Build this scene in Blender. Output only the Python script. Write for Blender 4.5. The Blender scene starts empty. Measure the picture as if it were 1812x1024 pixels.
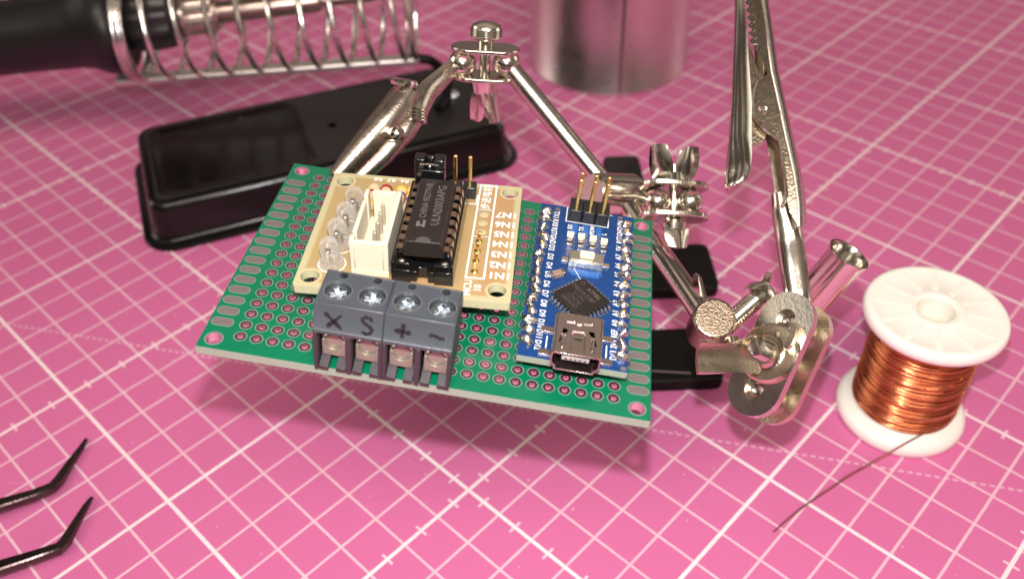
import bpy, bmesh, math, random
from mathutils import Vector as V, Matrix, Euler
from mathutils.geometry import tessellate_polygon
random.seed(11)
PI = math.pi
S = 0.001                                   # everything below is written in millimetres
scn = bpy.context.scene
COL = scn.collection

# ------------------------------------------------------------------ camera
CZ, F = 174.0, 1589.39
RIGHT = V((0.99933, -0.02402, -0.02753)); DOWN = V((-0.03654, -0.65701, -0.75300)); FWD = V((0.0, 0.75350, -0.65745))
cam_d = bpy.data.cameras.new('camera'); cam = bpy.data.objects.new('camera', cam_d); COL.objects.link(cam)
cam_d.sensor_width = 36.0; cam_d.lens = 36.0 * F / 1812.0
cam_d.clip_start = 0.005; cam_d.clip_end = 20.0
UPV = -DOWN
cam.matrix_world = Matrix(((RIGHT.x, UPV.x, -FWD.x, 0), (RIGHT.y, UPV.y, -FWD.y, 0), (RIGHT.z, UPV.z, -FWD.z, CZ * S), (0, 0, 0, 1)))
cam_d.dof.use_dof = True; cam_d.dof.focus_distance = 0.157; cam_d.dof.aperture_fstop = 19.5
scn.camera = cam
scn.view_settings.view_transform = 'Standard'; scn.view_settings.look = 'None'
scn.view_settings.exposure = 0.0; scn.view_settings.gamma = 1.0
scn.cycles.caustics_reflective = False; scn.cycles.caustics_refractive = False
scn.cycles.max_bounces = 10; scn.cycles.transparent_max_bounces = 12
scn.cycles.sample_clamp_indirect = 4.0

# ------------------------------------------------------------------ room light
W = bpy.data.worlds.new('World'); scn.world = W; W.use_nodes = True
wn = W.node_tree.nodes; wl = W.node_tree.links
bg = wn['Background']
tc = wn.new('ShaderNodeTexCoord'); sp = wn.new('ShaderNodeSeparateXYZ'); cr = wn.new('ShaderNodeValToRGB')
nz = wn.new('ShaderNodeTexNoise'); nz.inputs['Scale'].default_value = 1.6; nz.inputs['Detail'].default_value = 1.0
mp = wn.new('ShaderNodeMapRange'); mp.inputs['From Min'].default_value = -1; mp.inputs['From Max'].default_value = 1
wl.new(tc.outputs['Generated'], sp.inputs[0]); wl.new(sp.outputs['Z'], mp.inputs[0]); wl.new(mp.outputs[0], cr.inputs[0])
e = cr.color_ramp.elements
e[0].position = 0.45; e[0].color = (0.07, 0.055, 0.05, 1)
e[1].position = 1.0; e[1].color = (0.40, 0.34, 0.29, 1)
k = e.new(0.54); k.color = (0.15, 0.12, 0.105, 1)
k = e.new(0.66); k.color = (0.10, 0.082, 0.072, 1)
k = e.new(0.80); k.color = (0.34, 0.29, 0.25, 1)
mulw = wn.new('ShaderNodeMixRGB'); mulw.blend_type = 'MULTIPLY'; mulw.inputs[0].default_value = 1.0
nr = wn.new('ShaderNodeValToRGB'); nr.color_ramp.elements[0].position = 0.40; nr.color_ramp.elements[0].color = (0.22, 0.20, 0.19, 1)
nr.color_ramp.elements[1].position = 0.60; nr.color_ramp.elements[1].color = (1.5, 1.42, 1.35, 1)
wl.new(tc.outputs['Generated'], nz.inputs['Vector']); wl.new(nz.outputs['Fac'], nr.inputs[0])
wl.new(cr.outputs[0], mulw.inputs[1]); wl.new(nr.outputs[0], mulw.inputs[2])
# the dark clothes of the person holding the phone, low behind the lens
dt = wn.new('ShaderNodeVectorMath'); dt.operation = 'DOT_PRODUCT'; dt.inputs[1].default_value = (-0.76, -0.62, 0.20)
wl.new(tc.outputs['Generated'], dt.inputs[0])
dr = wn.new('ShaderNodeValToRGB'); dr.color_ramp.elements[0].position = 0.945; dr.color_ramp.elements[0].color = (1, 1, 1, 1)
dr.color_ramp.elements[1].position = 0.985; dr.color_ramp.elements[1].color = (0.12, 0.11, 0.11, 1); wl.new(dt.outputs['Value'], dr.inputs[0])
mul2 = wn.new('ShaderNodeMixRGB'); mul2.blend_type = 'MULTIPLY'; mul2.inputs[0].default_value = 1.0
wl.new(mulw.outputs[0], mul2.inputs[1]); wl.new(dr.outputs[0], mul2.inputs[2]); 
# bright patches added left and right of the table for reflections in the metal
prev = mul2.outputs[0]
for dvec, lo, hi, colr in (((-0.93, 0.20, 0.30), 0.93, 0.985, (2.6, 2.35, 2.05, 1)), ((0.90, 0.30, 0.32), 0.94, 0.99, (1.7, 1.5, 1.3, 1))):
    dn = wn.new('ShaderNodeVectorMath'); dn.operation = 'DOT_PRODUCT'; dn.inputs[1].default_value = V(dvec).normalized(); wl.new(tc.outputs['Generated'], dn.inputs[0])
    rn = wn.new('ShaderNodeMapRange'); rn.interpolation_type = 'SMOOTHSTEP'; rn.inputs[1].default_value = lo; rn.inputs[2].default_value = hi; wl.new(dn.outputs['Value'], rn.inputs[0])
    mn = wn.new('ShaderNodeMixRGB'); wl.new(rn.outputs[0], mn.inputs[0]); wl.new(prev, mn.inputs[1]); mn.inputs[2].default_value = colr; prev = mn.outputs[0]
wl.new(prev, bg.inputs[0])
bg.inputs['Strength'].default_value = 1.0

def light(name, kind, loc, energy, col, **kw):
    d = bpy.data.lights.new(name, kind); d.energy = energy; d.color = col
    o = bpy.data.objects.new(name, d); COL.objects.link(o); o.location = V(loc) * S
    for a, b in kw.items(): setattr(d, a, b)
    return o
# the phone's own lamp, two centimetres from the lens: the crisp shadows of the photograph come from here
light('flash_lamp', 'POINT', (1.2, 12.4, 190.0), 1.5, (1.0, 0.98, 1.0), shadow_soft_size=0.0026)
# the ceiling lamp of the room
cl = light('ceiling_lamp', 'AREA', (40, -420, 950), 8.8, (1.0, 0.84, 0.73), shape='RECTANGLE', size=0.9, size_y=0.35)
cl.rotation_euler = (V((0, 320, 0)) - V((40, -420, 950))).to_track_quat('-Z', 'Y').to_euler()

# ------------------------------------------------------------------ helpers
def pz(u, v, z):                             # photo pixel seen at height z -> point in the room (mm)
    d = RIGHT * ((u - 906) / F) + DOWN * ((v - 512) / F) + FWD
    return V((0, 0, CZ)) + d * ((z - CZ) / d.z)
def pd(u, v, depth):
    return V((0, 0, CZ)) + (RIGHT * ((u - 906) / F) + DOWN * ((v - 512) / F) + FWD) * depth
def frame(o, z, x=None):                     # matrix with local Z along z
    z = V(z).normalized(); x = V(x) if x is not None else (V((1, 0, 0)) if abs(z.x) < 0.9 else V((0, 1, 0)))
    y = z.cross(x).normalized(); x = y.cross(z)
    m = Matrix.Identity(4)
    for i in range(3): m[i][0], m[i][1], m[i][2], m[i][3] = x[i], y[i], z[i], o[i]
    return m
def arc(cx, cy, r, a0, a1, n):
    return [(cx + r * math.cos(math.radians(a0 + (a1 - a0) * i / n)), cy + r * math.sin(math.radians(a0 + (a1 - a0) * i / n))) for i in range(n + 1)]
def circ(cx, cy, r, n=24): return arc(cx, cy, r, 0, 360, n)[:-1]
def rrect(x0, y0, x1, y1, r, n=5):
    return arc(x1 - r, y1 - r, r, 0, 90, n) + arc(x0 + r, y1 - r, r, 90, 180, n) + arc(x0 + r, y0 + r, r, 180, 270, n) + arc(x1 - r, y0 + r, r, 270, 360, n)
def stadium(L, w, n=10): return arc(L / 2, 0, w / 2, -90, 90, n) + arc(-L / 2, 0, w / 2, 90, 270, n)

class MB:
    def __init__(s): s.v = []; s.f = []; s.m = []
    def add(s, vs, fs, mi=0, M=None):
        b = len(s.v); s.v += [(M @ V(p)) if M is not None else V(p) for p in vs]
        for f in fs: s.f.append([i + b for i in f]); s.m.append(mi)
        return s
    def box(s, x0, y0, z0, x1, y1, z1, mi=0, M=None):
        vs = [(x0, y0, z0), (x1, y0, z0), (x1, y1, z0), (x0, y1, z0), (x0, y0, z1), (x1, y0, z1), (x1, y1, z1), (x0, y1, z1)]
        return s.add(vs, [(0, 3, 2, 1), (4, 5, 6, 7), (0, 1, 5, 4), (1, 2, 6, 5), (2, 3, 7, 6), (3, 0, 4, 7)], mi, M)
    def prism(s, poly, z0, z1, mi=0, M=None, holes=(), side=None):
        side = mi if side is None else side
        loops = [list(poly)] + [list(h) for h in holes]; flat = [p for l in loops for p in l]; n = len(flat)
        if holes:
            tris = tessellate_polygon([[V((x, y, 0)) for x, y in l] for l in loops])
            fs = []
            for t in tris:
                a, b, c = [V(flat[i]) for i in t]
                t = t if (b - a).cross(c - a) > 0 else t[::-1]
                fs += [tuple(t)]
        else:
            area = sum(poly[i][0] * poly[(i + 1) % n][1] - poly[(i + 1) % n][0] * poly[i][1] for i in range(n))
            fs = [tuple(range(n)) if area > 0 else tuple(range(n))[::-1]]
        vs = [(x, y, z1) for x, y in flat] + [(x, y, z0) for x, y in flat]
        s.add(vs, fs + [tuple(i + n for i in f[::-1]) for f in fs], mi, M)
        o = 0; qs = []
        for li, l in enumerate(loops):
            m = len(l); ar = sum(l[i][0] * l[(i + 1) % m][1] - l[(i + 1) % m][0] * l[i][1] for i in range(m))
            for i in range(m):
                a, b = o + i, o + (i + 1) % m
                q = (a, a + n, b + n, b); qs.append(q if (ar > 0) == (li > 0) else q[::-1])
            o += m
        b0 = len(s.v) - 2 * n
        for q in qs: s.f.append([i + b0 for i in q]); s.m.append(side)
        return s
    def lathe(s, prof, M=None, n=32, mi=0, closed=False):
        vs = [(r * math.cos(2 * PI * j / n), r * math.sin(2 * PI * j / n), h) for r, h in prof for j in range(n)]
        fs = []; m = len(prof)
        for i in range(m - (0 if closed else 1)):
            i2 = (i + 1) % m
            for j in range(n):
                j2 = (j + 1) % n; fs.append((i * n + j, i * n + j2, i2 * n + j2, i2 * n + j))
        if not closed:
            if prof[0][0] > 1e-6: fs.append(tuple(range(n))[::-1])
            if prof[-1][0] > 1e-6: fs.append(tuple((m - 1) * n + j for j in range(n)))
        return s.add(vs, fs, mi, M)
    def rod(s, a, b, r, r2=None, n=20, mi=0, ch=0.0):
        a, b = V(a), V(b); L = (b - a).length; r2 = r if r2 is None else r2
        p = [(r, 0), (r2, L)] if ch <= 0 else [(r - ch, 0), (r, ch), (r2, L - ch), (r2 - ch, L)]
        return s.lathe(p, frame(a, b - a), n, mi)
    def tube(s, pts, r, n=8, mi=0, cap=True):
        pts = [V(p) for p in pts]; rs = r if isinstance(r, (list, tuple)) else [r] * len(pts)
        vs = []; fs = []; x = None
        for i, p in enumerate(pts):
            t = (pts[min(i + 1, len(pts) - 1)] - pts[max(i - 1, 0)]).normalized()
            if x is None: x = t.orthogonal().normalized()
            x = (x - t * x.dot(t)).normalized(); y = t.cross(x)
            vs += [p + x * (rs[i] * math.cos(2 * PI * j / n)) + y * (rs[i] * math.sin(2 * PI * j / n)) for j in range(n)]
        for i in range(len(pts) - 1):
            for j in range(n):
                j2 = (j + 1) % n; fs.append((i * n + j, i * n + j2, (i + 1) * n + j2, (i + 1) * n + j))
        if cap: fs += [tuple(range(n))[::-1], tuple((len(pts) - 1) * n + j for j in range(n))]
        return s.add(vs, fs, mi)
    def ball(s, c, r, n=20, mi=0, sq=(1, 1, 1)):
        prof = [(r * math.sin(PI * i / (n // 2)), -r * math.cos(PI * i / (n // 2))) for i in range(n // 2 + 1)]
        M = Matrix.Translation(V(c)) @ Matrix.Diagonal((sq[0], sq[1], sq[2], 1))
        return s.lathe(prof, M, n, mi)
    def sheet(s, rows, th, mi=0):            # grid of points thickened along its normals
        R, C = len(rows), len(rows[0]); P = [[V(p) for p in r] for r in rows]
        N = [[None] * C for _ in range(R)]
        for i in range(R):
            for j in range(C):
                du = P[min(i + 1, R - 1)][j] - P[max(i - 1, 0)][j]; dv = P[i][min(j + 1, C - 1)] - P[i][max(j - 1, 0)]
                nn = du.cross(dv); N[i][j] = nn.normalized() if nn.length > 1e-9 else V((0, 0, 1))
        top = [P[i][j] + N[i][j] * th / 2 for i in range(R) for j in range(C)]; bot = [P[i][j] - N[i][j] * th / 2 for i in range(R) for j in range(C)]
        n = R * C; fs = []
        for i in range(R - 1):
            for j in range(C - 1):
                a, b, c, d = i * C + j, i * C + j + 1, (i + 1) * C + j + 1, (i + 1) * C + j
                fs += [(a, d, c, b), (a + n, b + n, c + n, d + n)]
        for i in range(R - 1):
            for j in (0, C - 1):
                a, d = i * C + j, (i + 1) * C + j
                q = (a, a + n, d + n, d); fs.append(q if j == 0 else q[::-1])
        for j in range(C - 1):
            for i in (0, R - 1):
                a, b = i * C + j, i * C + j + 1
                q = (a, b, b + n, a + n); fs.append(q if i == 0 else q[::-1])
        return s.add(top + bot, fs, mi)
    def build(s, name, mats, parent=None, local=False, bevel=0.0, smooth=35, seg=2):
        me = bpy.data.meshes.new(name)
        me.from_pydata([p * S for p in s.v], [], s.f)
        mats = mats if isinstance(mats, (list, tuple)) else [mats]
        for m in mats: me.materials.append(m)
        me.polygons.foreach_set('material_index', s.m)
        me.update()
        bm = bmesh.new(); bm.from_mesh(me); bmesh.ops.recalc_face_normals(bm, faces=bm.faces) if not getattr(s, 'keep', False) else None
        bm.to_mesh(me); bm.free()
        if smooth: me.shade_smooth(); me.set_sharp_from_angle(angle=math.radians(smooth))
        o = bpy.data.objects.new(name, me); COL.objects.link(o)
        if parent is not None:
            o.parent = parent
            if not local: o.matrix_parent_inverse = wm(parent).inverted()
        if bevel:
            b = o.modifiers.new('edge', 'BEVEL'); b.width = bevel * S; b.segments = seg; b.limit_method = 'ANGLE'; b.angle_limit = math.radians(40); b.use_clamp_overlap = True
        return o
def split(mb, name, mats, parent, local=False, **k):
    """every separate piece of mb becomes an object of its own"""
    n = len(mb.v); up = list(range(n))
    def find(i):
        while up[i] != i: up[i] = up[up[i]]; i = up[i]
        return i
    for f in mb.f:
        for q in f[1:]: up[find(f[0])] = find(q)
    groups = {}
    for i in range(n): groups.setdefault(find(i), []).append(i)
    out = []
    for g in groups.values():
        loc = {v: i for i, v in enumerate(g)}; b = MB(); b.v = [mb.v[v] for v in g]
        for f, m_ in zip(mb.f, mb.m):
            if f[0] in loc: b.f.append([loc[q] for q in f]); b.m.append(m_)
        out.append(b.build(name, mats, parent, local, **k))
    return out
def wm(o):
    m = Matrix.LocRotScale(o.location, o.rotation_euler, o.scale) if o.rotation_mode != 'QUATERNION' else o.matrix_basis
    return (wm(o.parent) @ o.matrix_parent_inverse @ m) if o.parent else m
def thing(name, label, cat, M=None):
    o = bpy.data.objects.new(name, None); COL.objects.link(o); o.empty_display_size = 0.005
    if M is not None: o.matrix_basis = M
    o['label'] = label; o['category'] = cat
    return o
def mm(M):                                   # matrix in mm -> metres
    M = M.copy()
    for i in range(3): M[i][3] *= S
    return M
def child(src, parent, x=0, y=0, z=0, rz=0):  # another child that shares a part's mesh
    o = src.copy(); COL.objects.link(o); o.parent = parent; o.location = V((x, y, z)) * S; o.rotation_euler = (0, 0, rz)
    return o
_fonts = {}
def text_into(mb, s, x, y, z, size, rot=0, mi=0, M=None, sx=1.0, bold=0.0, align='CENTER', n=2):
    c = bpy.data.curves.new('lettering', 'FONT'); c.body = s; c.size = size; c.align_x = align; c.align_y = 'CENTER'
    c.resolution_u = n; c.offset = bold; c.fill_mode = 'FRONT'
    o = bpy.data.objects.new('lettering', c); COL.objects.link(o)
    dg = bpy.context.evaluated_depsgraph_get(); me = bpy.data.meshes.new_from_object(o.evaluated_get(dg))
    T = Matrix.Translation((x, y, z)) @ Matrix.Rotation(math.radians(rot), 4, 'Z') @ Matrix.Diagonal((sx, 1, 1, 1))
    if M is not None: T = M @ T
    mb.add([T @ p.co for p in me.vertices], [tuple(p.vertices) for p in me.polygons], mi)
    bpy.data.objects.remove(o); bpy.data.curves.remove(c); bpy.data.meshes.remove(me)

# ------------------------------------------------------------------ materials
class NT:                                    # small node-expression helper
    def __init__(s, m): s.t = m.node_tree; s.n = s.t.nodes; s.l = s.t.links
    def put(s, sock, v):
        if hasattr(v, 'is_linked') or hasattr(v, 'links'): s.l.new(v, sock)
        else: sock.default_value = v
    def math(s, op, a, b=0.0, c=None):
        n = s.n.new('ShaderNodeMath'); n.operation = op; s.put(n.inputs[0], a); s.put(n.inputs[1], b)
        if c is not None: s.put(n.inputs[2], c)
        return n.outputs[0]
    def mix(s, f, a, b, mode='MIX'):
        n = s.n.new('ShaderNodeMixRGB'); n.blend_type = mode; s.put(n.inputs[0], f); s.put(n.inputs[1], a); s.put(n.inputs[2], b); return n.outputs[0]
    def noise(s, scale, detail=3, vec=None, rough=0.55):
        n = s.n.new('ShaderNodeTexNoise'); n.inputs['Scale'].default_value = scale; n.inputs['Detail'].default_value = detail; n.inputs['Roughness'].default_value = rough
        if vec is not None: s.l.new(vec, n.inputs['Vector'])
        return n.outputs['Fac']
    def coord(s): return s.n.new('ShaderNodeTexCoord').outputs['Object']
    def ramp(s, f, stops):
        n = s.n.new('ShaderNodeValToRGB'); s.put(n.inputs[0], f); e = n.color_ramp.elements
        e[0].position, e[0].color = stops[0]; e[1].position, e[1].color = stops[-1]
        for p, c in stops[1:-1]: x = e.new(p); x.color = c
        return n.outputs[0]
    def bump(s, h, dist, strength=1.0):
        n = s.n.new('ShaderNodeBump'); n.inputs['Strength'].default_value = strength; n.inputs['Distance'].default_value = dist; s.l.new(h, n.inputs['Height']); return n.outputs[0]
def c4(c): return (c[0], c[1], c[2], 1.0)
def mat(name, col, rough=0.5, metal=0.0, var=0.12, vscale=400, bump=0.0, bscale=2500, rvar=0.1, ior=1.5, coat=0.0, spec=0.5, speck=None):
    m = bpy.data.materials.new(name); m.use_nodes = True; t = NT(m); b = t.n['Principled BSDF']
    co = t.coord(); nf = t.noise(vscale, 4, co)
    f = t.math('MULTIPLY_ADD', nf, 2 * var, 1 - var)
    n = t.n.new('ShaderNodeVectorMath'); n.operation = 'SCALE'; n.inputs[0].default_value = col[:3]; t.l.new(f, n.inputs['Scale'])
    colr = n.outputs[0]
    if speck:
        sf = t.ramp(t.noise(speck[0], 1, co), [(speck[1], (0, 0, 0, 1)), (speck[1] + 0.04, (1, 1, 1, 1))])
        colr = t.mix(sf, colr, c4(speck[2]))
    t.l.new(colr, b.inputs['Base Color'])
    b.inputs['Metallic'].default_value = metal; b.inputs['IOR'].default_value = ior
    b.inputs['Coat Weight'].default_value = coat; b.inputs['Coat Roughness'].default_value = 0.08
    b.inputs['Specular IOR Level'].default_value = spec
    if rvar:
        n2 = t.noise(vscale * 1.7, 4, co); t.l.new(t.math('MULTIPLY_ADD', n2, 2 * rvar, rough - rvar), b.inputs['Roughness'])
    else: b.inputs['Roughness'].default_value = rough
    if bump: t.l.new(t.bump(t.noise(bscale, 3, co), bump * S), b.inputs['Normal'])
    return m
def glassy(name):
    """clear cast resin: mostly see-through, bright where the surface turns away or catches the light"""
    m = bpy.data.materials.new(name); m.use_nodes = True; t = NT(m); b = t.n['Principled BSDF']
    b.inputs['Base Color'].default_value = (0.92, 0.92, 0.90, 1); b.inputs['Roughness'].default_value = 0.09; b.inputs['Specular IOR Level'].default_value = 1.0
    nrm = t.bump(t.noise(1300, 2, t.coord()), 0.12 * S); t.l.new(nrm, b.inputs['Normal'])
    g = t.n.new('ShaderNodeBsdfGlass'); g.inputs['Roughness'].default_value = 0.02; g.inputs['IOR'].default_value = 1.35; t.l.new(nrm, g.inputs['Normal'])
    tr = t.n.new('ShaderNodeBsdfTransparent'); m1 = t.n.new('ShaderNodeMixShader'); m1.inputs[0].default_value = 0.16
    t.l.new(tr.outputs[0], m1.inputs[1]); t.l.new(g.outputs[0], m1.inputs[2])
    lw = t.n.new('ShaderNodeLayerWeight'); lw.inputs['Blend'].default_value = 0.45; t.l.new(nrm, lw.inputs['Normal'])
    f = t.math('MULTIPLY_ADD', t.math('POWER', lw.outputs['Facing'], 2.3), 0.95, 0.05)
    m2 = t.n.new('ShaderNodeMixShader'); t.l.new(f, m2.inputs[0]); t.l.new(m1.outputs[0], m2.inputs[1]); t.l.new(b.outputs[0], m2.inputs[2])
    t.l.new(m2.outputs[0], t.n['Material Output'].inputs[0]); return m

NICKEL = mat('nickel_plate', (0.74, 0.70, 0.62), 0.16, 1.0, 0.10, 300, 0.02, 1500, 0.05)
NICKEL_ROUGH = mat('nickel_cast', (0.70, 0.62, 0.48), 0.20, 1.0, 0.16, 500, 0.06, 2600, 0.06)
NICKEL_DARK = mat('nickel_worn', (0.66, 0.58, 0.46), 0.20, 1.0, 0.25, 600, 0.05, 1800, 0.06)
NICKEL_PITTED = mat('nickel_pitted', (0.40, 0.34, 0.26), 0.16, 1.0, 0.3, 1500, 0.10, 3000, 0.08)
NICKEL_SATIN = mat('nickel_satin', (0.58, 0.51, 0.44), 0.27, 1.0, 0.18, 350, 0.05, 1800, 0.08)
STEEL_WIRE = mat('steel_wire', (0.72, 0.69, 0.64), 0.26, 1.0, 0.08, 300)
GOLD = mat('gold_plate', (0.92, 0.64, 0.22), 0.30, 1.0, 0.08, 600)
TIN = mat('solder_tin', (0.70, 0.67, 0.63), 0.28, 1.0, 0.15, 900, 0.15, 1800)
DULL_TIN = mat('tinned_pad', (0.25, 0.21, 0.20), 0.38, 0.5, 0.14, 900, 0.04, 4000)
SCREW = mat('zinc_screw', (0.74, 0.80, 0.85), 0.30, 1.0, 0.15, 900, 0.25, 1500)
CAGE_ZINC = mat('clamp_zinc', (0.36, 0.33, 0.26), 0.40, 0.55, 0.12, 900, 0.05, 2000)
USB_METAL = mat('usb_shell_metal', (0.55, 0.46, 0.43), 0.27, 1.0, 0.06, 300)
BLACK = mat('black_plastic', (0.018, 0.017, 0.017), 0.33, 0, 0.2, 400, 0.02, 3000)
BLACK_GLOSS = mat('black_gloss', (0.006, 0.006, 0.006), 0.16, 0, 0.2, 60, 0, 0, 0.05)
BLACK_PAINT = mat('black_enamel', (0.006, 0.005, 0.005), 0.20, 0, 0.25, 60, 0.03, 700, 0.06, spec=0.35, speck=(260, 0.80, (0.25, 0.24, 0.22)))
BLACK_SATIN = mat('black_satin_paint', (0.018, 0.016, 0.016), 0.42, 0, 0.2, 60, 0.05, 900, 0.06, spec=0.4)
IRON_BLACK = mat('black_iron', (0.005, 0.004, 0.004), 0.5, 0, 0.2, 200, 0.04, 1600, spec=0.2)
RUBBER = mat('handle_plastic', (0.009, 0.009, 0.009), 0.40, 0, 0.2, 200, 0.03, 2500, spec=0.35)
CHIP = mat('chip_epoxy', (0.017, 0.012, 0.010), 0.50, 0, 0.15, 700, 0.025, 5000)
CHIP_MARK = mat('chip_marking', (0.14, 0.115, 0.10), 0.6, 0, 0.1)
CHIP_MARK_FAINT = mat('chip_marking_faint', (0.075, 0.062, 0.057), 0.6, 0, 0.1)
TERM = mat('grey_terminal_plastic', (0.058, 0.067, 0.077), 0.36, 0, 0.10, 250, 0.04, 3000)
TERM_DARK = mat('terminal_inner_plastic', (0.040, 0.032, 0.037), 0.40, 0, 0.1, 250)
MARKER = mat('black_marker', (0.012, 0.010, 0.013), 0.55, 0, 0.3, 900)
WHITE_NYLON = mat('ivory_nylon', (0.66, 0.61, 0.47), 0.42, 0, 0.03, 300)
SILK = mat('white_silkscreen', (0.84, 0.83, 0.78), 0.55, 0, 0.06, 2000)
FR4 = mat('board_edge_fibre', (0.30, 0.35, 0.27), 0.7, 0, 0.35, 3500, 0.05, 5000)
CLEAR = glassy('clear_led_resin')
SPOOL = mat('white_spool_plastic', (0.85, 0.81, 0.73), 0.38, 0, 0.02, 200)
TWEEZ = mat('dark_tweezer_steel', (0.095, 0.072, 0.07), 0.27, 1.0, 0.3, 500, 0.06, 1200)
CREAM = mat('cream_button', (0.80, 0.74, 0.55), 0.45, 0, 0.05)
LEDCHIP = mat('small_led_body', (0.75, 0.72, 0.58), 0.35, 0, 0.15, 1500)
COPPER_TAB = mat('copper_pin', (0.62, 0.44, 0.33), 0.3, 1.0, 0.15, 900)

def green_mask():
    m = mat('green_solder_mask', (0.0014, 0.140, 0.064), 0.24, 0, 0.22, 110, 0.015, 3000, 0.05, coat=0.15); return m
GREEN = green_mask()
BLUE = mat('blue_solder_mask', (0.002, 0.040, 0.165), 0.27, 0, 0.25, 700, 0.03, 1500, 0.06, coat=0.2)

def tan_board():
    m = mat('tan_board', (0.40, 0.245, 0.11), 0.34, 0, 0.10, 250, 0.03, 900, 0.08); t = NT(m); b = t.n['Principled BSDF']
    src = b.inputs['Base Color'].links[0].from_socket
    co = t.coord(); s = t.n.new('ShaderNodeSeparateXYZ'); t.l.new(co, s.inputs[0])
    x, y = s.outputs['X'], s.outputs['Y']
    d = t.math('MINIMUM', t.math('MINIMUM', x, t.math('SUBTRACT', 0.0345, x)), t.math('MINIMUM', y, t.math('SUBTRACT', 0.0315, y)))
    edge = t.ramp(t.math('MULTIPLY', t.math('MULTIPLY_ADD', t.noise(300, 2, co), 0.0004, d), 400), [(0.44, (1, 1, 1, 1)), (0.62, (0, 0, 0, 1))])
    left = t.ramp(t.math('MULTIPLY_ADD', t.noise(90, 2, co), 0.15, t.math('MULTIPLY', x, 29)), [(0.25, (1, 1, 1, 1)), (0.62, (0, 0, 0, 1))])
    strip = t.ramp(t.math('ABSOLUTE', t.math('SUBTRACT', x, 0.0263)), [(0.0009, (1, 1, 1, 1)), (0.0013, (0, 0, 0, 1))])
    c = t.mix(t.math('MULTIPLY', left, 0.75), src, (0.36, 0.28, 0.125, 1)); c = t.mix(t.math('MULTIPLY', strip, 0.7), c, (0.39, 0.29, 0.13, 1))
    c = t.mix(t.math('MULTIPLY', edge, 0.85), c, (0.47, 0.43, 0.25, 1)); t.l.new(c, b.inputs['Base Color'])
    return m
TAN = tan_board()
TAN_EDGE = mat('tan_board_edge', (0.50, 0.47, 0.29), 0.55, 0, 0.15, 1500)
TAN_BARE = mat('tan_board_bare_ring', (0.50, 0.42, 0.24), 0.45, 0, 0.08, 900)

def copper_wire():
    m = mat('copper_wire', (0.70, 0.265, 0.115), 0.22, 1.0, 0.25, 260, 0.0, 0, 0.06); return m
COPPER = copper_wire()

def can_metal():
    m = mat('brushed_tin_can', (0.74, 0.66, 0.65), 0.26, 1.0, 0.05, 120, 0, 0, 0.04); t = NT(m); b = t.n['Principled BSDF']
    co = t.coord(); mpn = t.n.new('ShaderNodeMapping'); mpn.inputs['Scale'].default_value = (60, 60, 2500); t.l.new(co, mpn.inputs[0])
    t.l.new(t.bump(t.noise(1.0, 4, mpn.outputs[0]), 0.03 * S), b.inputs['Normal']); b.inputs['Anisotropic'].default_value = 0.4
    return m
CAN = can_metal()

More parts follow.
